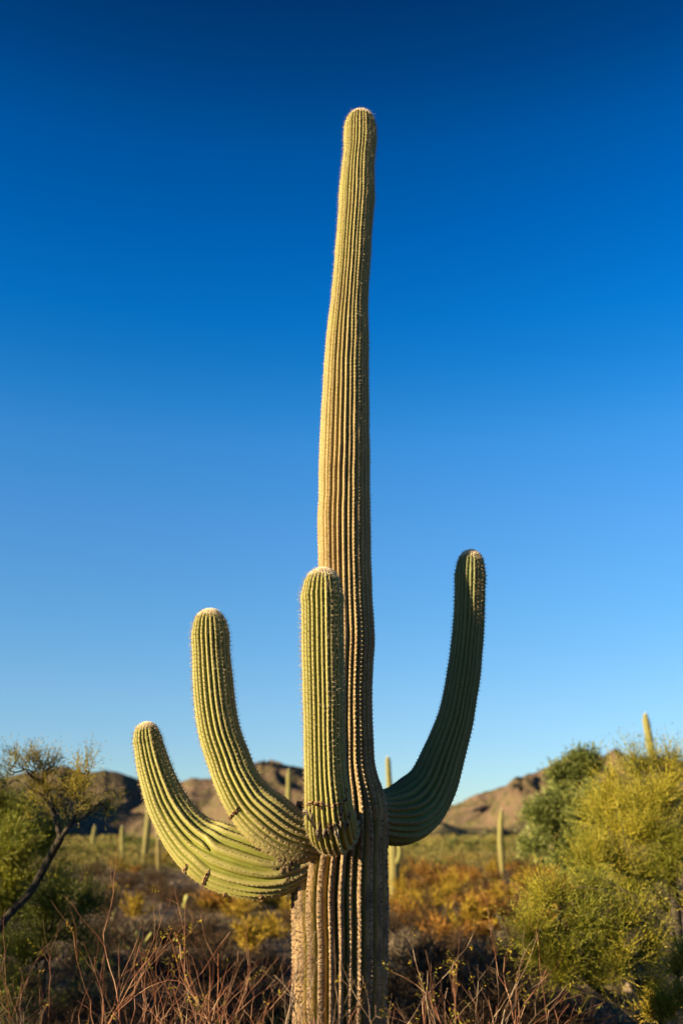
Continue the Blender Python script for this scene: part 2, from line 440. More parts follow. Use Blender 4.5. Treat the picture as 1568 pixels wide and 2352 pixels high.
# ------------------------------------------------------------------ mountains
def build_range(name, label, sky, r0, rmin, rmax, az0, az1, seed, rough, wl):
    """Height field in polar steps; sky = list of (layout x, layout y) along the crest."""
    sx = np.array([s[0] for s in sky], float); sy = np.array([s[1] for s in sky], float)
    azs, hs = [], []
    for x, y in sky:
        d = ray(x, y)
        azs.append(math.atan2(d[0], d[1])); hs.append(d[2] / math.hypot(d[0], d[1]))
    A = np.linspace(az0, az1, 560); Rr = np.linspace(rmin, rmax, 260)
    crest = (np.interp(A, azs, hs) + 0.0012) * r0 + CAMH
    crest = crest * (1 + 0.035 * fbm(A * 70, A * 0 + 1.7, 4, seed + 41, 0.6))
    AA, RR_ = np.meshgrid(A, Rr, indexing='ij')
    X = RR_ * np.sin(AA); Y = RR_ * np.cos(AA)
    # the crest line wanders in distance
    rc = r0 + 90 * fbm(A * 9, A * 0 + 3.3, 3, seed)
    H0 = crest * (rc / r0)
    u = (RR_ - rc[:, None])
    front = np.clip(-u / (rc[:, None] - rmin), 0, 1)
    back = np.clip(u / (rmax - rc[:, None]), 0, 1)
    prof = np.where(u < 0, (1 - front) ** 1.35, (1 - back) ** 1.2)
    # spurs and gullies running down from the crest
    ax = X / wl; ay = Y / wl
    wx = ax + 0.5 * fbm(ax * 1.3, ay * 1.3, 3, seed + 3); wy = ay + 0.5 * fbm(ax * 1.3, ay * 1.3, 3, seed + 7)
    rid = 1 - np.abs(fbm(wx, wy * 0.55, 5, seed + 11, 0.5)) * 2.6
    fine = fbm(ax * 5, ay * 5, 5, seed + 23, 0.55)
    mid = 4 * prof * (1 - prof)
    mid = np.where(u < 0, mid, 0)
    Z = H0[:, None] * (prof + 0.80 * mid * (rid - 0.50)) + rough * fine * np.clip(prof * 3, 0, 1) * H0[:, None] * 0.045 
    Z = Z - 1.5 + 0 * Z
    edge = np.clip(prof * 8, 0, 1)
    Z = Z * edge - 3.0 * (1 - edge)
    foot = np.clip(1 - prof * 3.2 + 0.25 * fine, 0, 1) ** 1.3
    V = np.stack([X, Y, Z], -1).reshape(-1, 3)
    na, nr = X.shape
    i = np.arange(na - 1)[:, None]; j = np.arange(nr - 1)[None, :]
    Q = np.stack([i * nr + j, (i + 1) * nr + j, (i + 1) * nr + j + 1, i * nr + j + 1], -1).reshape(-1, 4)
    o = part(name, mesh_arrays(name, V, [Q], M_MTN, True, {'foot': foot.ravel()}))
    tag(o, label, 'hills', kind='structure')

build_range('hills', 'brown rocky hills with dark shaded gullies behind the leftward cactus arms',
            [(-900, 1835), (-400, 1800), (-150, 1802), (0, 1788), (60, 1778), (120, 1762), (150, 1758), (190, 1776), (225, 1771), (245, 1768), (275, 1774), (310, 1786),
             (360, 1798), (410, 1797), (440, 1791), (500, 1787), (560, 1783), (600, 1771), (640, 1777), (690, 1788), (760, 1812), (850, 1870), (900, 1902), (960, 1924), (1100, 1925)],
            1900, 900, 2900, R(-48), R(8), 31, 1.0, 330)
build_range('hills', 'reddish brown rocky ridge rising behind the green trees and the slender saguaro',
            [(700, 1925), (820, 1905), (900, 1884), (985, 1862), (1030, 1856), (1060, 1850), (1090, 1836), (1120, 1826), (1150, 1816), (1176, 1808), (1186, 1802), (1200, 1806), (1222, 1801),
             (1236, 1798), (1246, 1786), (1275, 1770), (1330, 1764), (1372, 1763), (1402, 1758), (1414, 1747), (1428, 1752), (1450, 1768), (1500, 1772), (1600, 1780), (1800, 1770), (2100, 1800), (2600, 1840)],
            1500, 620, 2300, R(-3), R(50), 77, 1.5, 240)

# ------------------------------------------------------------------ saguaro
def catmull(P, n):
    P = np.asarray(P, float)
    Q = np.vstack([2 * P[0] - P[1], P, 2 * P[-1] - P[-2]])
    out = []
    for i in range(1, len(Q) - 2):
        t = np.linspace(0, 1, n, endpoint=False)[:, None]
        a, b, c_, d = Q[i - 1], Q[i], Q[i + 1], Q[i + 2]
        out.append(0.5 * ((2 * b) + (-a + c_) * t + (2 * a - 5 * b + 4 * c_ - d) * t ** 2 + (-a + 3 * b - 3 * c_ + d) * t ** 3))
    out.append(Q[-2][None, :])
    return np.vstack(out)

class Limb:
    """Ribbed cactus stem along a path; pts rows are (layout x, layout y, distance, radius in layout units),
    ordered from base to tip, the last row being the top of the dome."""
    def __init__(self, pts, N, rows, K=8, depth=0.13, ends=None, seed=0, up=(0, 1, 0), woody=None, joint=0.0, phase=0.0, world=False):
        W = []
        for row in pts:
            if world:
                W.append(row)
            else:
                p = at(row[0], row[1], row[2]); W.append([*p, row[3] * scale_at(p)])
        W = np.array(W, float)
        rt = W[-2, 3]                                  # dome radius
        tipd = np.linalg.norm(W[-1, :3] - W[-2, :3])
        C = catmull(W[:, :4], 40)
        seg = np.linalg.norm(np.diff(C[:, :3], axis=0), axis=1)
        s = np.concatenate([[0], np.cumsum(seg)])
        L = s[-1]
        dome = min(tipd, rt * 1.25)
        # denser rows over the dome
        sb = np.linspace(0, L - dome, rows)
        ph = np.linspace(0, 1, 18)[1:]
        sdm = L - dome + dome * np.sin(ph * np.pi / 2)
        S = np.concatenate([sb, sdm])
        P = np.stack([np.interp(S, s, C[:, k]) for k in range(3)], -1)
        rad_path = np.interp(np.minimum(S, L - dome), s, C[:, 3])
        fac = np.ones_like(S); fac[rows:] = np.cos(ph * np.pi / 2) * 0.985 + 0.015
        Rr = rad_path * fac
        self.L, self.S, self.P, self.R, self.N, self.K = L, S, P, Rr, N, K
        T = norm(np.gradient(P, axis=0))
        # parallel transport
        A = np.zeros_like(P); a = np.array(up, float); a = a - T[0] * np.dot(a, T[0]); a /= np.linalg.norm(a)
        for i in range(len(P)):
            a = a - T[i] * np.dot(a, T[i]); a /= np.linalg.norm(a); A[i] = a
        B = np.cross(T, A)
        self.T, self.A, self.B = T, A, B
        lr = np.random.default_rng(seed)
        # rib weights: some ribs start only some way up
        w = np.ones((len(S), N))
        for (ri, s0, ln, above) in (ends or []):
            x = (S / L - s0) / ln
            x = np.clip(x, 0, 1); x = x * x * (3 - 2 * x)
            w[:, ri % N] = np.maximum(x if above else 1 - x, 0.0)
        jit = 1 + 0.10 * lr.normal(size=N)[None, :] + 0.05 * np.array([vnoise(S * 2.1 + 31 * i, S * 0 + i, seed) for i in range(N)]).T
        lost = 1 - np.maximum(w, 0.001)
        wd = jit * np.maximum(w, 0.001)
        wd = wd + 0.5 * np.roll(lost * jit, 1, 1) + 0.5 * np.roll(lost * jit, -1, 1)
        cum = np.concatenate([np.zeros((len(S), 1)), np.cumsum(wd, 1)], 1)
        cum = cum / cum[:, -1:] * 2 * np.pi + phase
        sway = 0.05 * vnoise(S * 1.3, S * 0 + 5.5, seed + 2)[:, None]
        cum = cum + sway
        self.cum, self.w = cum, w
        u = np.arange(K) / K
        ang = cum[:, :-1, None] + np.diff(cum, axis=1)[:, :, None] * u[None, None, :]
        h = np.abs(np.sin(np.pi * u)) ** 0.80
        # rib height differs a little from rib to rib and along the rib
        amp = np.clip(w * 2.2 - 0.5, 0, 1) ** 0.6 * (1 + 0.12 * lr.normal(size=N)[None, :]) 
        hh = h[None, None, :] * np.clip(amp, 0, 1.3)[:, :, None]
        self.depth = depth(S / L) if callable(depth) else np.full(len(S), depth)
        dome_fade = np.ones_like(S); dome_fade[rows:] = 0.35 + 0.65 * np.cos(ph * np.pi / 2)
        dep = self.depth * dome_fade
        lump = np.array([vnoise(S * 9 + 13 * i, S * 0 + 3 * i, seed + 5) for i in range(N)]).T
        rad = Rr[:, None, None] * (1 - dep[:, None, None] * (1 - hh) + 0.010 * lump[:, :, None] * h[None, None, :])
        ring = 1 + 0.006 * vnoise(S * 14, S * 0, seed + 9) - 0.016 * np.clip(vnoise(S * 5.3, S * 0 + 4.4, seed + 19) - 0.45, 0, 1) * 2
        rad = rad * ring[:, None, None]
        self.rad = rad; self.h = h; self.dep = dep; self.amp = amp
        V = P[:, None, None, :] + rad[..., None] * (A[:, None, None, :] * np.cos(ang)[..., None] + B[:, None, None, :] * np.sin(ang)[..., None])
        self.V = V
        m_, n_ = len(S), N * K
        Vf = V.reshape(-1, 3)
        i = np.arange(m_ - 1)[:, None]; j = np.arange(n_)[None, :]; j2 = (j + 1) % n_
        Q = np.stack([i * n_ + j, i * n_ + j2, (i + 1) * n_ + j2, (i + 1) * n_ + j], -1).reshape(-1, 4)
        tip = len(Vf); Vf = np.vstack([Vf, P[-1] + T[-1] * 0.003])
        last = (m_ - 1) * n_
        Tt = np.stack([last + np.arange(n_), last + (np.arange(n_) + 1) % n_, np.full(n_, tip)], -1)
        crest = np.broadcast_to(hh, rad.shape).reshape(-1)
        wood = np.zeros(m_) if woody is None else np.clip(np.interp(S / L, woody[0], woody[1]), 0, 1)
        self.wood = wood
        wood_v = np.broadcast_to(wood[:, None, None], rad.shape).reshape(-1)
        jt = np.clip(1 - (S / L) / joint, 0, 1) if joint else np.zeros(m_)
        jt_v = np.broadcast_to(jt[:, None, None], rad.shape).reshape(-1)
        z1 = np.array([0.0])
        arc_v = np.broadcast_to(S[:, None, None] + lr.random(N)[None, :, None] * 0.2, rad.shape).reshape(-1)
        self.me_data = (Vf, [Q, Tt], {'crest': np.concatenate([crest, [1]]), 'woody': np.concatenate([wood_v, z1]), 'joint': np.concatenate([jt_v, z1]), 'arc': np.concatenate([arc_v, z1]),
                        'cap': np.concatenate([np.broadcast_to(np.concatenate([np.zeros(rows), np.clip((ph - 0.42) / 0.3, 0, 1)])[:, None, None], rad.shape).reshape(-1), z1 + 1]),
                        'young': np.concatenate([np.broadcast_to(np.interp(S / L, [0.45, 0.62, 0.80, 1.0], [0, 0.25, 0.85, 1.0])[:, None, None], rad.shape).reshape(-1), z1 + 1])})

    def mesh(self, name, mat, origin):
        V, Fs, at_ = self.me_data
        return mesh_arrays(name, V - origin, Fs, mat, True, at_)

    def surface(self, f, ang, off=0.0):
        """Point, normal at fraction f of the length and angle ang, off metres proud of the rib surface."""
        s = f * self.L
        P = np.array([np.interp(s, self.S, self.P[:, k]) for k in range(3)])
        i = int(np.clip(np.searchsorted(self.S, s), 1, len(self.S) - 1))
        A, B = self.A[i], self.B[i]
        cum = self.cum[i]
        a = (ang - cum[0]) % (2 * np.pi) + cum[0]
        k = int(np.clip(np.searchsorted(cum, a) - 1, 0, self.N - 1))
        u = (a - cum[k]) / max(cum[k + 1] - cum[k], 1e-6)
        hh = abs(math.sin(math.pi * min(max(u, 0), 1))) ** 0.80 * min(self.amp[i, k], 1.3)
        r = np.interp(s, self.S, self.R) * (1 - self.dep[i] * (1 - hh)) + off
        n = A * math.cos(ang) + B * math.sin(ang)
        return P + n * r, n, self.T[i]

    def angle_to(self, f, target=None):
        """Angle of the side that faces the point target (the camera by default)."""
        s = f * self.L
        i = int(np.clip(np.searchsorted(self.S, s), 1, len(self.S) - 1))
        d = (CAM if target is None else target) - self.P[i]
        return math.atan2(np.dot(d, self.B[i]), np.dot(d, self.A[i]))

    def ang_dir(self, f, d):
        i = int(np.clip(np.searchsorted(self.S, f * self.L), 1, len(self.S) - 1))
        return math.atan2(np.dot(d, self.B[i]), np.dot(d, self.A[i]))

    def span(self, f, d, t0, t1):
        """Angles a share t0..t1 of the quarter turn from the side facing the viewer to side d."""
        a = self.angle_to(f); b = self.ang_dir(f, np.array(d, float))
        df = (b - a + math.pi) % (2 * math.pi) - math.pi
        return a + df * t0, a + df * t1

    def areoles(self, spacing, f0=0.0, f1=1.0, seed=0):
        """Crest points: position, outward normal, stem direction, fraction."""
        lr = np.random.default_rng(seed)
        P_, N_, T_, f_, r_ = [], [], [], [], []
        mid = 0.5 * (self.cum[:, :-1] + self.cum[:, 1:])
        for k in range(self.N):
            s = f0 * self.L + lr.random() * spacing
            while s < f1 * self.L * 0.995:
                i = int(np.clip(np.searchsorted(self.S, s), 0, len(self.S) - 1))
                if self.w[i, k] > 0.3:
                    a = np.interp(s, self.S, mid[:, k])
                    r = np.interp(s, self.S, self.rad[:, k, self.K // 2])
                    P = np.array([np.interp(s, self.S, self.P[:, q]) for q in range(3)])
                    n = self.A[i] * math.cos(a) + self.B[i] * math.sin(a)
                    # lean the normal over the dome
                    slope = np.gradient(self.R, self.S)[i] if False else 0.0
                    j = min(i + 1, len(self.S) - 1); j0 = max(i - 1, 0)
                    dr = (self.R[j] - self.R[j0]) / max(self.S[j] - self.S[j0], 1e-5)
                    nn = n - self.T[i] * dr; nn /= np.linalg.norm(nn)
                    P_.append(P + n * r); N_.append(nn); T_.append(self.T[i]); f_.append(s / self.L); r_.append(self.R[i])
                s += spacing * (0.85 + 0.3 * lr.random()) * (1.3 if i > len(self.S) - 17 else 1.0)
        return np.array(P_), np.array(N_), np.array(T_), np.array(f_), np.array(r_)

def areole_mesh(name, P, N, T, size, mat, origin):
    """Small flattened felt cushions."""
    S = norm(np.cross(N, T)); U = np.cross(S, N)
    sz = np.asarray(size)[:, None]
    a = P + N * sz * 0.55; b = P + S * sz - N * sz * .3; c = P + U * sz * 1.15 - N * sz * .3; d = P - S * sz - N * sz * .3; e = P - U * sz * 1.0 - N * sz * .3
    V = np.stack([a, b, c, d, e], 1).reshape(-1, 3) - origin
    q = (np.arange(len(P)) * 5)[:, None]
    Fc = np.concatenate([q + np.array([[0, 1, 2]]), q + np.array([[0, 2, 3]]), q + np.array([[0, 3, 4]]), q + np.array([[0, 4, 1]])], 0)
    return mesh_arrays(name, V, [Fc], mat, False)

def spine_mesh(name, P, N, T, n, length, width, mat, origin, spread=0.9, seed=3):
    lr = np.random.default_rng(seed)
    PP = np.repeat(P, n, 0); NN = np.repeat(N, n, 0)
    Ln = np.repeat(np.asarray(length), n) * (0.5 + 0.8 * lr.random(len(PP)))
    D = norm(NN + lr.normal(size=PP.shape) * spread * 0.6)
    D = np.where((np.sum(D * NN, 1) < 0.15)[:, None], norm(D + NN * 0.8), D)
    V, Tt = blades(PP - NN * 0.001, D, Ln, np.repeat(np.asarray(width), n), lr)
    return mesh_arrays(name, V - origin, [Tt], mat, False)

def scar(limb, name, f, a0, a1, width, parent, origin, mat, seed, along=0.0, wobk=1.0):
    """Torn corky band across the ribs: two raised lips and a dark fissure between them."""
    lr = np.random.default_rng(seed)
    n = 46; rows = 7
    Vv = []; prof = np.array([-1, -.75, -.3, 0, .3, .75, 1.0]); hgt = np.array([-0.002, .006, .008, -0.004, .009, .006, -0.002])
    t = np.linspace(0, 1, n)
    wv = 0.55 + 0.45 * np.sin(np.pi * t) ** 0.4 + 0.30 * vnoise(t * 11, t * 0, seed) 
    wob = 0.5 * vnoise(t * 5, t * 0 + 7, seed + 1) + 0.25 * vnoise(t * 14, t * 0 + 2, seed + 4)
    wob = wob * wobk
    taper = np.clip(np.minimum(t, 1 - t) * 9, 0.05, 1)
    for i in range(n):
        a = a0 + (a1 - a0) * t[i]
        for k in range(rows):
            ff = f + along * (t[i] - 0.5) + width / limb.L * (prof[k] * wv[i] * 0.5 * taper[i] + wob[i] * 0.7) + lr.normal() * 0.0008
            p, nn, tt = limb.surface(ff, a, hgt[k] * taper[i] + lr.normal() * 0.0007 + 0.0015)
            Vv.append(p - origin)
    i = np.arange(n - 1)[:, None]; j = np.arange(rows - 1)[None, :]
    def quads(sel):
        jj = np.array(sel)[None, :]
        return np.stack([i * rows + jj, (i + 1) * rows + jj, (i + 1) * rows + jj + 1, i * rows + jj + 1], -1).reshape(-1, 4)
    me = mesh_arrays(name, np.array(Vv), [quads([0, 1, 4, 5]), quads([2, 3])], mat, False)
    me.materials.append(M_SCAR_IN)
    npoly = (n - 1) * 4
    idx = np.zeros(len(me.polygons), np.int32); idx[npoly:] = 1
    me.polygons.foreach_set('material_index', idx)
    return part(name, me, parent)

def lumpy(name, centres, radii, mat, parent, origin, seed=0):
    """Rough bark scab of overlapping flakes."""
    lr = np.random.default_rng(seed)
    Vs, Fs = [], []
    o = 0
    for c_, r_ in zip(centres, radii):
        n, m_ = 10, 7
        th = np.linspace(0, 2 * np.pi, n, endpoint=False); ph = np.linspace(0, np.pi, m_)
        PH, TH = np.meshgrid(ph, th, indexing='ij')
        k = 1 + 0.28 * lr.normal(size=PH.shape); k[0] = k[0, 0]; k[-1] = k[-1, 0]
        X = np.stack([np.sin(PH) * np.cos(TH), np.sin(PH) * np.sin(TH), np.cos(PH)], -1) * (k * 1.0)[..., None] * np.array(r_)
        Vs.append(X.reshape(-1, 3) + c_ - origin)
        i = np.arange(m_ - 1)[:, None]; j = np.arange(n)[None, :]; j2 = (j + 1) % n
        Fs.append(np.stack([i * n + j, i * n + j2, (i + 1) * n + j2, (i + 1) * n + j], -1).reshape(-1, 4) + o)
        o += m_ * n
    return part(name, mesh_arrays(name, np.vstack(Vs), [np.vstack(Fs)], mat, False), parent)

Y0 = 5.1
def build_main_saguaro():
    base = at(783, 2352, Y0); gx = base[0]
    origin = np.array([gx, Y0, 0.0])
    root = empty('saguaro_cactus', origin)
    tag(root, 'giant green saguaro with four upturned arms standing among bare red twigs', 'cactus')
    # ---- trunk: silhouette (y, left edge, right edge)
    sil = [(2352, 670, 892), (2300, 670, 893), (2183, 671, 896), (2113, 669, 897.5), (2057, 668, 897), (2015, 673, 896), (1973, 681, 894), (1945, 686, 895), (1900, 688, 896),
           (1861, 692, 895), (1819, 702, 884), (1791, 710, 873), (1749, 718, 863), (1698, 722, 860), (1645, 724, 858), (1592, 726, 857), (1538, 727, 859), (1472, 728, 863), (1432, 729, 861),
           (1378, 730, 857.5), (1325, 730, 856), (1272, 730, 854), (1192, 729, 853), (1150, 731, 852), (1100, 731, 851), (1050, 732.5, 851.5), (1000, 734.5, 850), (950, 737, 850), (900, 740.5, 849),
           (850, 743, 848), (815, 746, 848.6), (775, 749, 849), (735, 754, 847), (695, 759, 847), (655, 762.5, 848.6), (615, 766.5, 851), (575, 769.5, 853), (535, 773, 855), (495, 776, 858.5),
           (455, 777.5, 862), (415, 781, 861), (375, 786, 860.5), (348, 789, 863), (321, 788.5, 866), (300, 790, 865), (290, 791.5, 863.5)]
    cx0 = (sil[0][1] + sil[0][2]) / 2
    pts = []
    pb = at(cx0, 2352, Y0); sc = scale_at(pb)
    rows_ = []
    rows_.append([pb[0], Y0, -0.1, 108 * sc])
    rows_.append([pb[0], Y0, float(pb[2]) * 0.5, 111 * sc])
    for (y, l, r) in sil:
        p = at((l + r) / 2, y, Y0); k = scale_at(p)
        rows_.append([*p, (r - l) / 2 * k * 0.985])
    p = at(829, 259, Y0); rows_.append([*p, 0])
    dep = lambda f: np.interp(f, [0, 0.30, 0.36, 0.45, 1.0], [0.24, 0.225, 0.18, 0.155, 0.13])
    ztop = rows_[-1][2]
    ends = [(3, 0.285, 0.03, True), (12, 0.30, 0.04, True), (21, 0.29, 0.03, True), (26, 0.27, 0.03, True), (17, 0.66, 0.05, False), (7, 0.72, 0.05, False)]
    trunk = Limb(rows_, 30, 520, K=8, depth=dep, ends=ends, seed=5, up=(0, -1, 0), woody=([0, 0.12, 0.20, 0.27, 0.33, 0.42, 0.62, 1], [1, 1, 0.9, 0.85, 0.75, 0.6, 0.2, 0]), world=True, phase=0.07)
    tr = part('trunk', trunk.mesh('trunk', M_TRUNK, origin), root)
    P, N, T, f, r = trunk.areoles(0.021, 0.02, 1.0, 1)
    lo = f < 0.30
    part('areoles', areole_mesh('areoles', P[~lo], N[~lo], T[~lo], np.where(f[~lo] > .5, 0.0042, 0.0052), M_AREOLE, origin), tr)['kind'] = 'stuff'
    part('areoles', areole_mesh('areoles', P[lo], N[lo], T[lo], 0.009 * np.random.default_rng(2).uniform(.5, 1.25, lo.sum()), M_AREOLE_OLD_OR_SHADED, origin), tr)['kind'] = 'stuff'
    part('spines', spine_mesh('spines', P[~lo], N[~lo], T[~lo], 6, np.interp(f[~lo], [.3, .6, .9, 1], [0.010, 0.014, 0.020, 0.024]), np.full((~lo).sum(), 0.0011), M_SPINE, origin), tr)['kind'] = 'stuff'
    part('spines', spine_mesh('spines', P[lo], N[lo], T[lo], 4, np.full(lo.sum(), 0.010), np.full(lo.sum(), 0.0015), M_SPINE_OLD_OR_SHADED, origin), tr)['kind'] = 'stuff'
    tip_wool(trunk, tr, origin, 0.013, 5200)

    def arm(pts, N, rows, label, seed, mat, ends, up, woody, joint, spl=0.020, depth=0.175, spacing=0.021, phase=0.0):
        lb = Limb(pts, N, rows, K=8, depth=depth, ends=ends, seed=seed, up=up, woody=woody, joint=joint, phase=phase)
        a = part('arm', lb.mesh('arm', mat, origin), root)
        a['label'] = label
        P, N_, T_, f_, r_ = lb.areoles(spacing, 0.06, 1.0, seed)
        part('areoles', areole_mesh('areoles', P, N_, T_, np.full(len(P), 0.0033), M_AREOLE_OLD_OR_SHADED if mat is M_ARM_SHADED else M_AREOLE, origin), a)['kind'] = 'stuff'  # on the shaded arm the darker felt paints in its shade
        part('spines', spine_mesh('spines', P, N_, T_, 11, np.interp(f_, [0, .35, .6, 1], [0.007, spl * .7, spl, spl * 1.15]), np.full(len(P), 0.0009), M_SPINE_OLD_OR_SHADED if mat is M_ARM_SHADED else M_SPINE, origin), a)['kind'] = 'stuff'  # shaded arm takes the dark spines too, shade carried by their colour
        tip_wool(lb, a, origin, 0.012, 4200)
        return lb, a
    # front arm, reaching towards the viewer and then straight up
    C, aC = arm([(792, 1886, 5.02, 40), (781, 1903, 4.88, 47), (768, 1908, 4.74, 55), (760, 1893, 4.64, 58.5), (755, 1862, 4.585, 57), (752, 1830, 4.56, 53), (747.5, 1777, 4.54, 49), (744.5, 1693, 4.52, 47),
                 (743.5, 1618, 4.51, 47.8), (741.5, 1512, 4.50, 48.5), (740.5, 1405, 4.49, 48), (740, 1358, 4.49, 45.5), (741.5, 1307, 4.49, 0)],
                26, 240, 'front arm rising straight towards the viewer with a torn scar near its base', 41, M_ARM,
                [(2, 0.22, 0.085, True), (9, 0.25, 0.085, True), (15, 0.2, 0.085, True), (20, 0.24, 0.085, True)], (-1, 0, 0), ([0, 0.17, 0.24, 1], [0.9, 0.7, 0.0, 0]), 0.20, 0.022)
    # upper left arm
    A, aA = arm([(735, 1935, 5.03, 46), (700, 1928, 4.98, 54), (655, 1912, 4.95, 60), (611, 1880, 4.94, 62), (572, 1842, 4.94, 55), (540, 1786, 4.95, 50), (526, 1748, 4.96, 48.5), (505, 1688, 4.97, 47),
                 (494, 1628, 4.98, 46.5), (488.5, 1568, 4.99, 45.5), (484, 1500, 5.0, 42.5), (482, 1442, 5.0, 39), (482, 1401, 5.0, 0)],
                24, 230, 'taller of the two leftward arms curving up', 42, M_ARM,
                [(3, 0.27, 0.085, True), (11, 0.33, 0.085, True), (18, 0.24, 0.085, True)], (0, -1, 0), ([0, 0.12, 0.25, 1], [1, 0.8, 0.0, 0]), 0.33, 0.021)
    # lower left arm
    B, aB = arm([(715, 1975, 5.03, 40), (682, 1990, 5.03, 46), (640, 2000, 5.03, 57), (596, 1995, 5.04, 68), (545, 1980, 5.05, 75), (500, 1963, 5.06, 74), (457, 1940, 5.07, 64), (418, 1900, 5.08, 54), (388, 1852, 5.10, 47),
                 (371, 1812, 5.11, 43), (359, 1778, 5.12, 39.5), (349.5, 1745, 5.13, 36.5), (342, 1712, 5.14, 33), (338, 1690, 5.14, 30), (337, 1661, 5.14, 0)],
                22, 230, 'lowest arm, sweeping out furthest and cracked along its belly', 43, M_ARM,
                [(5, 0.30, 0.085, True), (7, 0.42, 0.085, True), (15, 0.34, 0.085, True), (0, 0.36, 0.085, True)], (0, -1, 0), ([0, 0.08, 0.14, 1], [1, 0.6, 0.0, 0]), 0.20, 0.019, 0.165, phase=0.11)
    # right arm
    D, aD = arm([(835, 1868, 5.12, 50), (880, 1875, 5.22, 60), (926, 1869, 5.30, 68), (962, 1841, 5.36, 67), (993, 1799, 5.38, 57.5), (1018, 1735, 5.385, 49.5), (1034, 1690, 5.385, 44.5), (1046, 1650, 5.38, 41.5), (1056, 1600, 5.38, 39),
                 (1064, 1550, 5.38, 38.5), (1070, 1500, 5.38, 37), (1076, 1430, 5.37, 35.5), (1078.5, 1360, 5.355, 34.5), (1080, 1305, 5.335, 32.5), (1082, 1265, 5.325, 0)],
                23, 230, 'shaded arm on the far side curving up with a lit tip', 44, M_ARM_SHADED,
                [(4, 0.30, 0.085, True), (9, 0.42, 0.085, True), (16, 0.26, 0.085, True), (13, 0.36, 0.085, True)], (0, -1, 0), ([0, 0.10, 0.25, 1], [0.8, 0.4, 0.0, 0]), 0.10, 0.017, 0.14)
    # ---- scars
    def fy(lb, y):       # fraction of the length where the path passes layout height y
        best, bf = 1e9, 0
        for i in range(len(lb.S)):
            d = lb.P[i] - CAM; yy = 1176 - F * np.dot(d, UP) / np.dot(d, FWD)
            if abs(yy - y) < best and lb.S[i] > 0.05 * lb.L: best, bf = abs(yy - y), lb.S[i] / lb.L
        return bf
    def fxy(lb, x, y):
        d = lb.P - CAM; px = 784 + F * d[:, 0] / (d @ FWD); py = 1176 - F * (d @ UP) / (d @ FWD)
        return lb.S[int(np.argmin((px - x) ** 2 + (py - y) ** 2))] / lb.L
    f_ = fxy(C, 751, 1836); a_ = C.angle_to(f_)
    sgn = 1.0
    scar(C, 'scar', f_, a_ - 1.25, a_ + 1.15, 0.016, aC, origin, M_SCAR, 3, 0.006, 1.5)
    lr = np.random.default_rng(14)
    for k, (yy, da, w_, mt_) in enumerate(((1866, -1.15, .018, M_SCAR_GREY), (1874, -.82, .030, M_SCAR_GREY), (1884, -.55, .038, M_SCAR_GREY), (1889, -.28, .026, M_SCAR_GREY), (1876, -.02, .022, M_SCAR), (1890, .12, .030, M_SCAR_GREY),
                                      (1872, .42, .026, M_SCAR_GREY), (1882, .62, .034, M_SCAR_GREY), (1870, .9, .022, M_SCAR_GREY), (1848, -.45, .012, M_SCAR), (1828, .95, .012, M_SCAR))):
        f_ = fy(C, yy - 12); a_ = C.angle_to(f_)
        scar(C, 'scar', f_, a_ + da - .13, a_ + da + .13 + lr.random() * .08, w_, aC, origin, mt_, 60 + k, 0.01 * lr.normal(), 1.2)
    f_ = fxy(A, 572, 1843)
    scar(A, 'scar', f_, *A.span(f_, (-.75, 0, -.6), 0.25, 1.1), 0.010, aA, origin, M_SCAR, 5, 0.0)
    f_ = fxy(B, 503, 1963)
    scar(B, 'scar', f_, *B.span(f_, (-.3, 0, -1), 0.30, 0.85), 0.014, aB, origin, M_SCAR, 6, 0.012)
    f_ = fxy(B, 462, 1943)
    scar(B, 'scar', f_, *B.span(f_, (-.6, 0, -.8), 0.55, 1.05), 0.012, aB, origin, M_SCAR, 7, 0.008)
    f_ = fxy(B, 542, 1979)
    scar(B, 'scar', f_, *B.span(f_, (0, 0, -1), 0.80, 1.15), 0.015, aB, origin, M_SCAR, 9, 0.004)
    f_ = fxy(B, 615, 1998)
    scar(B, 'scar', f_, *B.span(f_, (0, 0, -1), 0.60, 1.05), 0.010, aB, origin, M_SCAR, 19, 0.004)
    # scabs where arms leave the trunk
    lr = np.random.default_rng(3)
    cs = [at(655 + lr.normal() * 9, 1972 + lr.normal() * 20, 4.94 + lr.normal() * 0.014) for _ in range(60)]
    lumpy('bark_scab', cs, [np.array([.007, .006, .010]) * (0.5 + 1.1 * lr.random()) for _ in cs], M_SCAB, aB, origin, 1)
    cs = [at(690 + lr.normal() * 4, 1866 + lr.normal() * 12, 5.0 + lr.normal() * 0.01) for _ in range(30)]
    lumpy('bark_scab', cs, [np.array([.008, .007, .012]) * (0.6 + lr.random()) for _ in cs], M_SCAB, aA, origin, 2)
    return trunk

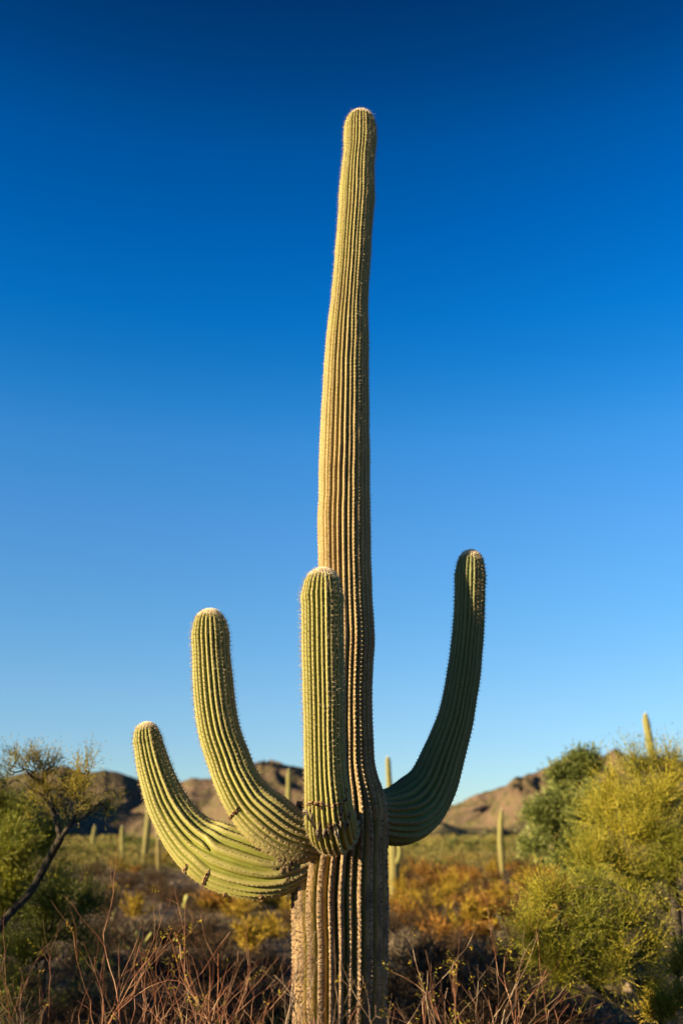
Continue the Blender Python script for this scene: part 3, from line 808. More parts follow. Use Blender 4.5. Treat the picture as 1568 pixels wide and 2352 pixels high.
def tip_wool(lb, parent, origin, ln, n):
    """Dense pale wool of young spines over the dome."""
    lr = np.random.default_rng(int(lb.L * 1000))
    k0 = len(lb.S) - 18
    i = lr.integers(k0 + 5, len(lb.S), n)
    i = np.maximum(i, lr.integers(k0 + 3, len(lb.S), n))
    th = lr.random(n) * 2 * np.pi
    nrm = lb.A[i] * np.cos(th)[:, None] + lb.B[i] * np.sin(th)[:, None]
    j0 = np.clip(i - 1, 0, len(lb.S) - 1); j1 = np.clip(i + 1, 0, len(lb.S) - 1)
    dr = (lb.R[j1] - lb.R[j0]) / np.maximum(lb.S[j1] - lb.S[j0], 1e-5)
    nn = norm(nrm - lb.T[i] * np.clip(dr, -6, 0)[:, None])
    P = lb.P[i] + nrm * (lb.R[i] * 0.97)[:, None]
    D = norm(nn + lr.normal(size=nn.shape) * 0.45)
    V, Tt = blades(P, D, ln * (0.35 + 0.7 * lr.random(n)), np.full(n, 0.0022), lr)
    o = part('crown_wool', mesh_arrays('crown_wool', V - origin, [Tt], M_FUZZ, False), parent)
    o['kind'] = 'stuff'

trunk_limb = build_main_saguaro()

# ------------------------------------------------------------------ distant saguaros
def far_saguaro(base_xy, mids, tip, label, N=16, woody=None, mat=None, arms=None, Y=None, name='saguaro_cactus', group='distant saguaros', cat='cactus'):
    """base_xy is where it meets the ground in the layout; mids rows (x, y, radius)."""
    if Y is None:
        g = ground_at(*base_xy); Yd = g[1]
    else:
        Yd = Y; p = at(base_xy[0], base_xy[1], Yd); g = np.array([p[0], Yd, float(ground_h(p[0], Yd))])
    origin = g.copy()
    rows = [[g[0], g[1], g[2] - 0.05, mids[0][2] * scale_at(g)]]
    for x, y, r in mids:
        p = at(x, y, Yd)
        if p[2] > g[2] + 0.02: rows.append([*p, r * scale_at(p)])
    p = at(tip[0], tip[1], Yd); rows.append([*p, 0])
    lb = Limb(rows, N, 60, K=4, depth=0.16, seed=int(base_xy[0]), up=(0, -1, 0), woody=woody or ([0, .25, .5, 1], [0.9, .5, 0.1, 0]), world=True)
    root = empty(name, origin)
    tag(root, label, cat, group)
    tr = part('trunk', lb.mesh('trunk', mat or M_FAR_CACTUS, origin), root)
    for a in (arms or []):
        al = Limb([(x, y, Yd - dd, r) for x, y, dd, r in a], 12, 30, K=4, depth=0.16, seed=3, up=(0, -1, 0))
        part('arm', al.mesh('arm', mat or M_FAR_CACTUS, origin), root)
    return root

far_saguaro((1522, 1960), [(1518, 1900, 10), (1507, 1800, 10), (1498, 1740, 9.3), (1490, 1700, 8.8), (1484, 1665, 8), (1481.5, 1650, 7)], (1481, 1637),
            'tall yellow green saguaro rising out of the top of the bright palo verde', Y=44)
far_saguaro((905, 2062), [(905, 2055, 10.5), (905, 2020, 11.5), (905, 1985, 12), (904, 1950, 12), (902, 1900, 10.5), (896, 1840, 8), (893, 1790, 6.4), (891, 1757, 6), (890.5, 1745, 5.4)], (890, 1737),
            'pale pleated saguaro column directly behind the shaded arm of the giant saguaro', arms=[[(903, 1985, 0, 6), (912, 1978, 0.1, 6), (917, 1965, 0.1, 6.4), (917, 1945, 0.1, 6.4), (914, 1925, 0.1, 5.6), (912, 1912, 0.1, 0)]])
far_saguaro((1154, 2018), [(1154, 2012, 3.5), (1153, 1995, 5.5), (1151, 1965, 6.6), (1148.5, 1930, 6.8), (1149, 1895, 6), (1151, 1872, 5), (1151, 1866, 4.4)], (1151.5, 1858),
            'slender armless saguaro standing alone in rusty shrubs before the reddish ridge')
far_saguaro((331, 1992), [(331, 1985, 6), (333, 1960, 7), (336, 1930, 7.5), (340, 1895, 7.5), (342, 1870, 7), (344, 1830, 6.5), (345, 1800, 5.5)], (345, 1788),
            'leaning light green saguaro half hidden by the lowest cactus arm')
far_saguaro((364, 2004), [(364, 1995, 4.0), (364, 1960, 4.2), (363.5, 1925, 4.2), (363, 1890, 4.0), (363, 1860, 3.6)], (363, 1848),
            'thin brown dead saguaro stem beside a golden shrub', woody=([0, 1], [1, 1]))
far_saguaro((282, 1988), [(282, 1980, 4.2), (281.5, 1950, 5), (281, 1920, 5), (281, 1905, 4.4)], (281, 1896),
            'short pale green saguaro in front of a round dark green bush')
far_saguaro((212, 1972), [(212, 1965, 4), (213, 1940, 4.6), (216, 1915, 4.4), (218, 1903, 4)], (218.5, 1895),
            'short saguaro column close to the crooked dark tree')
far_saguaro((660, 2000), [(660, 1990, 6.5), (661, 1930, 7), (662, 1860, 6.5), (663, 1800, 5.6), (663, 1780, 5)], (663, 1765),
            'narrow saguaro rising between the taller curved arm and the front arm')

# ------------------------------------------------------------------ plants
def skeleton(trunk_pts, limbs, targets, lr, wob=0.12, steps=5):
    """Branching skeleton that reaches every target from a trunk polyline and its main limbs."""
    pos = [np.array(p, float) for p in trunk_pts]; par = [-1] + list(range(len(trunk_pts) - 1))
    for lm in limbs:
        lm = [np.array(p, float) for p in lm]
        k = int(np.argmin([np.linalg.norm(p - lm[0]) for p in pos]))
        for p in lm[1:]:
            pos.append(p); par.append(k); k = len(pos) - 1
    targets = np.asarray(targets)
    tr = np.array(pos)
    d = np.min(np.linalg.norm(targets[:, None] - tr[None], axis=2), 1)
    tips = []
    buf = np.zeros((len(pos) + len(targets) * steps + 4, 3)); buf[:len(pos)] = tr; n = len(pos)
    for ti in np.argsort(d):
        t = targets[ti]
        dd = np.linalg.norm(buf[:n] - t, axis=1) + 0.45 * np.maximum(buf[:n, 2] - t[2], 0)
        k = int(np.argmin(dd)); p0 = buf[k].copy(); L = np.linalg.norm(t - p0)
        prev = k
        for s in range(1, steps + 1):
            u = s / steps
            q = p0 + (t - p0) * u + np.array([0, 0, 1]) * (-0.12 * L * math.sin(math.pi * u)) + lr.normal(size=3) * wob * L / steps * (1 if s < steps else 0)
            buf[n] = q; par.append(prev); prev = n; n += 1
        tips.append(prev)
    pos = buf[:n]; par = np.array(par)
    cnt = np.zeros(n); cnt[tips] = 1
    for i in range(n - 1, 0, -1):
        if par[i] >= 0: cnt[par[i]] += cnt[i]
    return pos, par, np.maximum(cnt, 1), np.array(tips)

def sprays(src, dirs, lr, subs, L, tw, nleaf, lL, lW, up, leafy_round):
    """Feathery twiglets with small leaves along them."""
    n = len(src) * subs
    P0 = np.repeat(src, subs, 0); D0 = np.repeat(dirs, subs, 0)
    D = norm(D0 * 0.8 + lr.normal(size=(n, 3)) * 0.50 + np.array([0, 0, up]))
    Ln = lr.uniform(L[0], L[1], n)
    bend = perp(D, lr) * 0.18
    V1, T1 = blades(P0, D, Ln, np.full(n, tw), lr)
    u = lr.random((n, nleaf))
    Pl = P0[:, None] + D[:, None] * (Ln[:, None] * u)[..., None] + 0 * bend[:, None]
    Dl = norm(D[:, None] + lr.normal(size=(n, nleaf, 3)) * 0.38)
    Pl = Pl.reshape(-1, 3); Dl = Dl.reshape(-1, 3)
    m_ = len(Pl)
    V2, Q2 = leaves(Pl, Dl, lr.uniform(lL[0], lL[1], m_), lW * lr.uniform(.6, 1.4, m_), lr)
    return join([(V1, T1), (V2, Q2)])

def tree(name, label, cat, trunk_px, lobes, nt_, leaf_mat, bark_mat, Y, seed, r_tip=0.003, L=(0.10, 0.26), tw=0.003, nleaf=9, lL=(0.02, 0.05), lW=0.005, subs=4,
         group=None, up=0.3, power=0.38, bark2=None, limbs=(), clump=0.35, along=3):
    """trunk_px rows (x, y, distance offset); lobes rows (x, y, dY, rx, ry, weight) in layout units."""
    lr = np.random.default_rng(seed)
    tp = [at(x, y, Y + dy) for x, y, dy in trunk_px]
    g = tp[0].copy(); g[2] = float(ground_h(g[0], g[1]))
    if tp[0][2] > g[2] + 0.05: tp = [g] + tp
    else: tp[0] = g
    tp = list(catmull(np.array(tp), 6))
    lms = [list(catmull(np.array([at(x, y, Y + dy) for x, y, dy in lm]), 5)) for lm in limbs]
    tg = []
    W = np.array([l[5] for l in lobes], float); W /= W.sum()
    for l, w in zip(lobes, W):
        k = max(2, int(nt_ * w))
        c_ = at(l[0], l[1], Y + l[2]); s_ = scale_at(c_)
        ax = np.array([l[3] * s_, (l[3] + l[4]) * 0.45 * s_, l[4] * s_])
        nc = max(2, k // 9)                                   # clumps inside the lobe leave gaps between them
        cc = norm(lr.normal(size=(nc, 3))) * (lr.random((nc, 1)) ** 0.5)
        v = cc[lr.integers(0, nc, k)] + lr.normal(size=(k, 3)) * clump * 0.5
        tg.append(c_ + v * ax)
    tg = np.vstack(tg)
    tg = tg[tg[:, 2] > ground_h(tg[:, 0], tg[:, 1]) + 0.05]
    pos, par, cnt, tips = skeleton(tp, lms, tg, lr)
    rad = r_tip * cnt ** power
    k = np.arange(1, len(pos)); k = k[par[k] >= 0]
    root = empty(name, g); tag(root, label, cat, group)
    big = rad[k] > r_tip * 2.0
    def mk(sel, n):
        kk = k[sel]; return frustums(pos[par[kk]], pos[kk], np.minimum(rad[par[kk]], rad[kk] * 1.3), rad[kk], n)
    V1, Q1 = mk(big, 7)
    part('trunk', mesh_arrays('trunk', V1 - g, [Q1], bark_mat, True), root)
    V2, Q2 = mk(~big, 3)
    src = [tips]; q = tips
    for _ in range(along - 1):
        q = par[q]; src.append(q)
    src = np.concatenate(src); src = src[par[src] >= 0]
    dirs = norm(pos[src] - pos[par[src]])
    V3, F3 = sprays(pos[src], dirs, lr, subs, L, tw, nleaf, lL, lW, up, False)
    crown = part('crown', mesh_arrays('crown', V3 - g, F3, leaf_mat, False), root)
    part('twigs', mesh_arrays('twigs', V2 - g, [Q2], bark2 or bark_mat, True), crown)['kind'] = 'stuff'
    return root

# crooked tree close by, crown against the hills
tree('palo_verde_tree', 'crooked dark limbed tree with sparse ochre crown against the far hills', 'tree',
     [(-95, 2330, 0), (-30, 2190, 0), (10, 2115, 0), (70, 2050, 0.1), (112, 1975, 0.1), (140, 1925, 0.0), (165, 1890, 0)],
     [(55, 1772, 0, 40, 26, 4), (12, 1790, .2, 24, 26, 2), (108, 1765, .1, 28, 30, 4), (95, 1812, 0, 45, 24, 4), (150, 1815, 0.2, 36, 26, 3), (200, 1785, -.1, 16, 26, 2.5), (180, 1825, -.1, 34, 22, 3), (222, 1862, .1, 32, 22, 3),
      (80, 1738, 0, 10, 16, 1.2), (30, 1752, 0, 12, 14, 1.0), (120, 1745, 0, 10, 14, .8), (208, 1752, 0, 8, 14, .8), (120, 1850, .2, 45, 22, 3), (178, 1865, 0.1, 34, 20, 2)],
     230, M_PV_OCHRE, M_BARK_DARK, 7.6, 101, r_tip=0.0017, L=(0.06, 0.20), tw=0.0022, nleaf=8, lL=(0.012, 0.028), lW=0.0036, subs=4, power=0.52, clump=0.9, up=0.5, bark2=M_BARK_YEL, along=2,
     limbs=[[(140, 1925, 0), (125, 1870, 0), (105, 1835, 0), (70, 1810, 0), (35, 1790, 0.1)], [(125, 1870, 0), (112, 1825, 0.1), (100, 1790, 0.1)], [(165, 1890, 0), (150, 1860, .1), (140, 1825, .1)],
            [(165, 1890, 0), (205, 1868, 0), (235, 1835, 0), (250, 1820, 0)], [(165, 1890, 0), (190, 1830, 0), (205, 1770, 0)], [(70, 2050, .1), (60, 2010, 0), (66, 1985, 0)]])
# yellow green mass at the frame edge
tree('palo_verde_tree', 'bushy bright yellow green palo verde behind the crooked dark tree', 'tree',
     [(-60, 2150, 0), (-50, 2060, 0), (-40, 1990, 0)],
     [(-30, 1850, 0, 65, 60, 6), (15, 1890, 0, 55, 50, 6), (45, 1950, -.4, 60, 45, 5), (-60, 1980, 0, 90, 90, 7), (10, 2030, -.3, 70, 50, 6), (95, 1960, .2, 38, 40, 3), (60, 2090, -.4, 70, 45, 5), (-60, 2120, -.4, 90, 80, 5), (10, 1960, 0, 70, 40, 4), (115, 2030, 0, 45, 35, 3)],
     560, M_PV_MID, M_BARK_DARK, 10.5, 102, L=(0.14, 0.40), tw=0.005, nleaf=9, lL=(0.025, 0.055), lW=0.007, subs=3, up=0.45, clump=0.22)
tree('palo_verde_bush', 'dark green low palo verde thicket under the crooked tree', 'bush',
     [(100, 2300, 0), (100, 2250, 0), (110, 2200, 0)],
     [(120, 2080, 0, 70, 50, 5), (195, 2060, .3, 50, 45, 3), (60, 2180, 0, 90, 60, 5), (170, 2160, 0, 75, 50, 4), (20, 2270, -.3, 90, 70, 4)],
     190, M_PV_GREEN, M_BARK_DARK, 8.8, 103, L=(0.15, 0.35), up=0.5, tw=0.005, nleaf=8, lL=(0.015, 0.04), lW=0.006, subs=4)
# darker mesquite further off
tree('mesquite_tree', 'grey green leafy mesquite tree in front of the reddish ridge', 'tree',
     [(1345, 2015, 0), (1340, 1960, 0), (1335, 1900, 0)],
     [(1330, 1762, 0, 36, 20, 5), (1292, 1778, 0, 28, 20, 3), (1362, 1762, 0, 22, 18, 2), (1312, 1810, .3, 40, 28, 6), (1258, 1862, 0, 44, 20, 5), (1232, 1868, .2, 24, 14, 2), (1340, 1860, -.4, 50, 40, 8), (1290, 1905, 0, 45, 34, 7), (1385, 1900, 0, 55, 50, 7), (1300, 1960, 0, 55, 34, 6), (1370, 1980, 0, 60, 44, 6), (1235, 1945, 0.3, 36, 20, 3)],
     480, M_MESQ, M_BARK_GREY, 17.5, 104, r_tip=0.005, L=(0.12, 0.34), tw=0.008, nleaf=8, lL=(0.03, 0.07), lW=0.024, subs=4, clump=0.5)
# big yellow palo verde close by
tree('palo_verde_tree', 'large feathery yellow palo verde with dark inner limbs and a saguaro behind', 'tree',
     [(1700, 2500, 0), (1640, 2330, 0), (1560, 2190, -.1), (1500, 2110, -.1), (1440, 2050, -.1), (1380, 2020, -.1)],
     [(1475, 1800, .4, 50, 34, 6), (1550, 1790, .4, 44, 30, 5), (1500, 1745, .4, 18, 20, 1.0), (1545, 1738, .4, 14, 18, .8), (1452, 1752, .3, 12, 18, .7), (1400, 1800, .3, 12, 16, .5), (1415, 1840, .3, 44, 30, 5), (1500, 1860, 0, 70, 40, 8), (1570, 1880, 0, 60, 60, 6), (1395, 1900, .2, 42, 34, 5), (1465, 1930, -.1, 70, 44, 7), (1560, 1970, -.2, 65, 60, 7), (1400, 1980, 0, 56, 30, 5),
      (1335, 1990, -.2, 50, 22, 3), (1470, 2015, 0, 66, 44, 5), (1570, 2080, 0, 55, 60, 4), (1440, 2080, .2, 66, 34, 3), (1650, 1920, 0, 90, 110, 6), (1680, 2080, 0, 90, 100, 4)],
     800, M_PV, M_BARK_DARK, 9.8, 105, r_tip=0.0028, L=(0.12, 0.40), tw=0.0046, nleaf=8, lL=(0.018, 0.042), lW=0.0052, subs=4, up=0.35, clump=0.26, power=0.44,
     limbs=[[(1500, 2110, -.1), (1470, 2030, -.8), (1440, 1960, -.9), (1425, 1880, -.9)], [(1560, 2190, -.1), (1500, 2090, -.9), (1420, 2035, -1.0), (1370, 2012, -1.0)], [(1500, 2110, -.1), (1440, 2000, 0), (1405, 1920, 0.1), (1380, 1880, .1)], [(1560, 2190, -.1), (1545, 2050, 0), (1520, 1930, 0.1), (1490, 1820, .2)], [(1440, 2050, -.1), (1390, 2040, -.1), (1330, 2025, -.1), (1290, 2020, -.1)]])
tree('palo_verde_bush', 'spreading yellow green palo verde bush low at the foot of the large feathery one', 'bush',
     [(1560, 2400, 0), (1500, 2370, 0), (1430, 2310, 0), (1370, 2270, 0)],
     [(1255, 2070, 0, 45, 38, 5), (1330, 2065, .2, 60, 42, 6), (1245, 2140, -.1, 45, 38, 5), (1330, 2140, 0, 70, 50, 8), (1420, 2130, .1, 70, 50, 6), (1275, 2205, -.1, 55, 36, 6), (1380, 2215, -.1, 80, 50, 7), (1480, 2200, 0, 70, 60, 6), (1268, 2245, -.2, 40, 20, 3), (1500, 2290, 0, 80, 40, 4)],
     450, M_PV, M_BARK_DARK, 8.0, 106, r_tip=0.0025, L=(0.10, 0.36), tw=0.0040, nleaf=10, lL=(0.018, 0.04), lW=0.0046, subs=3, up=0.4, clump=0.22, power=0.44,
     limbs=[[(1500, 2370, 0), (1560, 2230, -.5), (1500, 2140, -.7), (1430, 2065, -.7), (1360, 2040, -.6), (1320, 2038, -.5)], [(1430, 2310, 0), (1340, 2280, 0), (1290, 2262, 0), (1240, 2262, 0)], [(1500, 2370, 0), (1470, 2280, 0), (1440, 2180, 0)], [(1370, 2270, 0), (1320, 2200, 0), (1280, 2110, 0)]])
tree('palo_verde_bush', 'small green and orange leaved bush in the shade under the large palo verde', 'bush',
     [(1530, 2420, 0), (1525, 2380, 0)],
     [(1510, 2320, 0, 45, 40, 3), (1550, 2300, 0, 45, 50, 3), (1565, 2230, 0, 30, 40, 2)],
     90, M_LEAF_YEL, M_BARK_DARK, 6.2, 107, L=(0.06, 0.14), nleaf=8, lL=(0.012, 0.025), lW=0.006)
# unseen trees added on the sunward side to throw shade over the near ground
for (tx, ty, th_, lab) in ((-4.6, 4.9, 2.5, 'unseen palo verde added on the sunward side to cast shade, nearest the viewer'), (-5.1, 6.9, 3.2, 'unseen palo verde added on the sunward side to cast shade, second out'),
                          (-6.8, 8.4, 2.0, 'unseen low palo verde added on the sunward side to cast shade, third out'), (-7.6, 10.6, 2.0, 'unseen low palo verde added on the sunward side to cast shade, furthest out')):
    lr_ = np.random.default_rng(int(-tx * 10))
    g_ = np.array([tx, ty, float(ground_h(tx, ty))])
    tg_ = g_ + norm(lr_.normal(size=(260, 3))) * (lr_.random((260, 1)) ** .5) * np.array([1.2, 1.5, th_ * .45]) + np.array([0, 0, th_ * .52])
    tg_ = tg_[tg_[:, 2] > 0.1]
    pos_, par_, cnt_, tips_ = skeleton([g_, g_ + np.array([0, 0, .4]), g_ + np.array([0.05, 0, .8])], [], tg_, lr_)
    rad_ = 0.004 * cnt_ ** .42; kk_ = np.arange(1, len(pos_))
    root_ = empty('palo_verde_tree', g_); tag(root_, lab, 'tree')
    V_, Q_ = frustums(pos_[par_[kk_]], pos_[kk_], rad_[par_[kk_]], rad_[kk_], 4)
    part('trunk', mesh_arrays('trunk', V_ - g_, [Q_], M_BARK_DARK, True), root_)
    V_, F_ = sprays(pos_[tips_], norm(pos_[tips_] - pos_[par_[tips_]]), lr_, 10, (0.1, 0.3), 0.006, 9, (0.03, 0.07), 0.016, 0.2, False)
    part('crown', mesh_arrays('crown', V_ - g_, F_, M_PV, False), root_)

# mid-distance green shrubs, each a thing with crown and trunk
mid = [((1062, 1966), 62, 34, 'round dark green bush on the flat between the shaded arm and the slender saguaro', M_MESQ, True),
       ((1210, 2005), 48, 72, 'pale wispy bush of upright grey green canes beside the slender saguaro', M_OLIVE, False),
       ((1262, 2000), 50, 60, 'olive bush at the foot of the mesquite tree', M_CREOSOTE, False),
       ((312, 1966), 45, 44, 'rounded dark green bush behind the short pale saguaro', M_MESQ, True),
       ((235, 1975), 55, 40, 'yellowish green creosote bush next to the short saguaro column', M_CREOSOTE, False),
       ((170, 1985), 50, 40, 'grey green creosote bush seen through the crooked tree', M_OLIVE, False),
       ((395, 1990), 36, 30, 'golden shrub behind the thin dead stem', M_GOLD, False),
       ((960, 1965), 50, 26, 'yellow green creosote bush beneath the shaded arm', M_CREOSOTE, False),
       ((1140, 1962), 36, 26, 'yellow green creosote bush behind the slender saguaro', M_CREOSOTE, False),
       ((1420, 2040), 70, 90, 'tall pale green bush behind the lower limbs of the large palo verde', M_MESQ, True)]
for i, ((bx, by), hw, hh, lab, mt_, lf) in enumerate(mid):
    g = ground_at(bx, by)
    s_ = scale_at(g)
    tree('bush', lab, 'bush', [(bx, by, 0), (bx + 2, by - hh * .3, 0)], [(bx - hw * .4, by - hh * .5, 0, hw * .55, hh * .45, 3), (bx + hw * .4, by - hh * .45, .2, hw * .5, hh * .42, 3), (bx, by - hh * .72, 0, hw * .5, hh * .28, 3), (bx, by - hh * .3, -.2, hw * .9, hh * .3, 3)],
         110, mt_, M_BARK_GREY, g[1], 300 + i, r_tip=0.35 * s_, L=(6 * s_, 16 * s_), tw=0.35 * s_, nleaf=8, lL=(1.2 * s_, 3 * s_), lW=(1.3 * s_ if lf else 0.8 * s_), subs=4, up=0.7)

# ------------------------------------------------------------------ low shrubs of the flat
def shrub_mesh(name, mat, seed, n=900, stems=16, up=0.5, bl=(0.10, 0.26), bw=0.02, leaf=False):
    """Unit shrub: about 1 high and 1.5 wide, stems fanning from the base."""
    lr = np.random.default_rng(seed)
    E0, E1, P, D = [], [], [], []
    for s in range(stems):
        az = lr.random() * 2 * np.pi; el_ = lr.uniform(0.25, 1.4)
        d = np.array([math.cos(az) * math.cos(el_), math.sin(az) * math.cos(el_), math.sin(el_)])
        L = 0.62 + 0.3 * lr.random(); p = np.array([0, 0, 0.0])
        for q in range(5):
            d2 = norm(d + lr.normal(size=3) * 0.28 + np.array([0, 0, 0.15])); p2 = p + d2 * L / 5 * (1.1 if q else 0.9)
            E0.append(p); E1.append(p2); p = p2
            if q >= 1:
                k = n // (stems * 4)
                dd = norm(d2 + lr.normal(size=(k, 3)) * 0.9 + np.array([0, 0, up]))
                P.append(p - d2 * L / 5 * lr.random((k, 1)) + dd * 0.12 * lr.random((k, 1))); D.append(norm(dd + lr.normal(size=(k, 3)) * .4))
    P = np.vstack(P); D = np.vstack(D); P[:, 2] = np.maximum(P[:, 2], 0.01)
    V1, F1 = frustums(E0, E1, np.full(len(E0), 0.010), np.full(len(E0), 0.007), 3)
    L_ = lr.uniform(*bl, len(P)); W_ = bw * lr.uniform(.6, 1.4, len(P))
    V2, F2 = (leaves if leaf else blades)(P, D, L_, W_, lr)
    V, Fs = join([(V1, F1), (V2, F2)])
    return mesh_arrays(name, V, Fs, mat, False)

KINDS = {
    'rust': [shrub_mesh('rust_shrub', M_RUST, s, 1100, 20, bw=0.026) for s in (1, 2, 3)],
    'gold': [shrub_mesh('gold_shrub', M_GOLD, s, 1100, 20, bw=0.026) for s in (4, 5)],
    'olive': [shrub_mesh('olive_shrub', M_OLIVE, s, 1100, 20, bw=0.024, up=0.8) for s in (6, 7)],
    'brown': [shrub_mesh('dry_shrub', M_BROWN, s, 1000, 26, bw=0.014, bl=(0.12, 0.3)) for s in (8, 9, 10)],
    'grey': [shrub_mesh('grey_shrub', M_GREY, s, 1000, 24, bw=0.018, bl=(0.10, 0.24)) for s in (11, 12, 13)],
}
SAY = {'rust': ('rusty_shrub', 'rust orange low shrub'), 'gold': ('golden_shrub', 'golden yellow low shrub'), 'olive': ('olive_shrub', 'olive green low shrub'),
       'brown': ('dry_shrub', 'leafless dark brown shrub'), 'grey': ('grey_shrub', 'pale grey dry shrub')}
def landmark(x, y):
    if x < 250: a = 'below the crooked tree'
    elif x < 470: a = 'below the lowest cactus arm'
    elif x < 690: a = 'just beside the lit saguaro foot'
    elif x < 1020: a = 'beneath the shaded arm'
    elif x < 1150: a = 'before the slender saguaro'
    elif x < 1290: a = 'past the slender saguaro'
    else: a = 'among the palo verdes'
    b = 'far out' if y < 2003 else ('halfway out' if y < 2050 else ('fairly near' if y < 2120 else ('near' if y < 2200 else 'close in')))
    return a, b
PLACED = {}
def place_shrub(kind, x, y, wpx, hpx, lr):
    g = ground_at(x, y)
    if not (3 < g[1] < 400): return
    s_ = scale_at(g)
    me = KINDS[kind][int(lr.integers(len(KINDS[kind])))]
    nm, say = SAY[kind]
    o = part(nm, me, None, g - np.array([0, 0, 0.03]))
    o.rotation_euler = (0, 0, lr.random() * 6.28)
    sc = wpx * s_ / 1.4
    o.scale = (sc, sc, hpx * s_ / 0.85)
    a, b = landmark(x, y)
    PLACED.setdefault((kind, a, b), []).append((abs(x - 783), o))
lr = np.random.default_rng(21)
def scatter(kind_w, x0, x1, y0, y1, n, w, h):
    ks = list(kind_w); pw = np.array([kind_w[k] for k in ks], float); pw /= pw.sum()
    for i in range(n):
        x = x0 + (x1 - x0) * ((i + lr.random()) / n); x = x0 + (x1 - x0) * lr.random() if i % 2 else x
        y = lr.uniform(y0, y1)
        k = ks[int(lr.choice(len(ks), p=pw))]
        persp = (y - 1925) / (0.5 * (y0 + y1) - 1925)
        place_shrub(k, x, y, w * persp * lr.uniform(.7, 1.35), h * persp * lr.uniform(.7, 1.3), lr)
# right of the trunk: rust and gold bands
scatter({'rust': 6, 'gold': 1, 'olive': 1}, 890, 1330, 1975, 2000, 22, 42, 20)
scatter({'rust': 7, 'gold': 2, 'brown': 2}, 890, 1330, 2005, 2040, 22, 70, 34)
scatter({'rust': 7, 'gold': 3, 'brown': 1}, 890, 1300, 2050, 2100, 24, 105, 52)
scatter({'gold': 3, 'rust': 5, 'brown': 3, 'grey': 1}, 880, 1300, 2112, 2175, 18, 150, 72)
scatter({'brown': 6, 'grey': 2, 'rust': 1}, 880, 1320, 2200, 2270, 15, 190, 85)
scatter({'brown': 5}, 870, 1320, 2290, 2400, 12, 240, 100)
# left of the trunk
scatter({'gold': 3, 'olive': 4, 'rust': 2}, 120, 680, 1972, 1998, 20, 42, 20)
scatter({'brown': 6, 'grey': 2, 'rust': 2, 'gold': 1}, 180, 690, 2003, 2045, 26, 60, 26)
scatter({'brown': 5, 'grey': 3, 'gold': 1}, 220, 520, 2052, 2110, 17, 85, 36)
scatter({'gold': 5, 'rust': 2, 'brown': 2}, 480, 690, 2070, 2120, 9, 100, 50)
scatter({'brown': 5, 'grey': 3, 'gold': 1}, 220, 690, 2125, 2190, 17, 130, 56)
scatter({'brown': 6, 'grey': 1}, 150, 690, 2215, 2280, 14, 170, 66)
scatter({'brown': 5, 'olive': 1}, 60, 690, 2300, 2420, 14, 230, 90)

ORD = ['nearest', 'second', 'third', 'fourth', 'fifth', 'sixth', 'seventh', 'eighth', 'ninth', 'tenth', 'eleventh', 'twelfth', 'thirteenth', 'fourteenth', 'fifteenth', 'sixteenth']
for (kind, a, b), lst in PLACED.items():
    lst.sort(key=lambda q: q[0])
    for i, (_, o) in enumerate(lst):
        say = SAY[kind][1]
        tail = '' if len(lst) == 1 else (', ' + ORD[min(i, 15)] + (' to the trunk' if i == 0 else ' from the trunk'))
        tag(o, f'{say} {b} {a}{tail}', 'shrub', f'{say}s of the flat')

# ------------------------------------------------------------------ prickly pears
def prickly_pear(x, y, size, n, label, seed):
    lr = np.random.default_rng(seed)
    g = ground_at(x, y); root = empty('prickly_pear', g); tag(root, label, 'cactus')
    nu, nv = 12, 8
    th = np.linspace(0, 2 * np.pi, nu, endpoint=False); ph = np.linspace(0.02, np.pi - 0.02, nv)
    PH, TH = np.meshgrid(ph, th, indexing='ij')
    X = np.sin(PH) * np.cos(TH) * 0.42 * (1.0 + 0.25 * -np.cos(PH)); Yv = np.sin(PH) * np.sin(TH) * 0.075; Z = -np.cos(PH) * 0.5 + 0.5
    V = np.stack([X, Yv, Z], -1).reshape(-1, 3)
    i = np.arange(nv - 1)[:, None]; j = np.arange(nu)[None, :]; j2 = (j + 1) % nu
    Q = np.stack([i * nu + j, i * nu + j2, (i + 1) * nu + j2, (i + 1) * nu + j], -1).reshape(-1, 4)
    me = mesh_arrays('pad', V, [Q], M_PAD, True)
    tops = []
    for k in range(n):
        o = part('pad', me, root)
        s = size * lr.uniform(.75, 1.15)
        if k < n * 0.45 or not tops:
            p = Vector((lr.normal() * size * 1.2, lr.normal() * size * 0.9, -0.02)); 
            e = (lr.normal() * .25, lr.normal() * .35, lr.random() * 3.14)
        else:
            p, e0 = tops[int(lr.integers(len(tops)))]; e = (e0[0] + lr.normal() * .3, e0[1] + lr.normal() * .5, e0[2] + lr.normal() * .5)
        o.location = p; o.rotation_euler = e; o.scale = (s, s, s * 1.15)
        from mathutils import Euler
        q = Euler(e).to_matrix() @ Vector((lr.normal() * .12 * s, 0, s * 1.08))
        if k < n * .8: tops.append((p + q, e))
    return root
prickly_pear(436, 2085, 0.17, 13, 'wide prickly pear clump in shade below the cracked cactus arm', 1)
prickly_pear(322, 2180, 0.15, 9, 'upright prickly pear between bare twigs below the crooked tree', 2)
prickly_pear(262, 2140, 0.16, 4, 'few pale prickly pear pads beside the green thicket', 3)
prickly_pear(648, 2062, 0.15, 10, 'bright prickly pear tucked against the lit trunk of the giant saguaro', 4)
prickly_pear(995, 1992, 0.26, 9, 'pale yellow prickly pear among rusty shrubs beneath the shaded arm', 5)

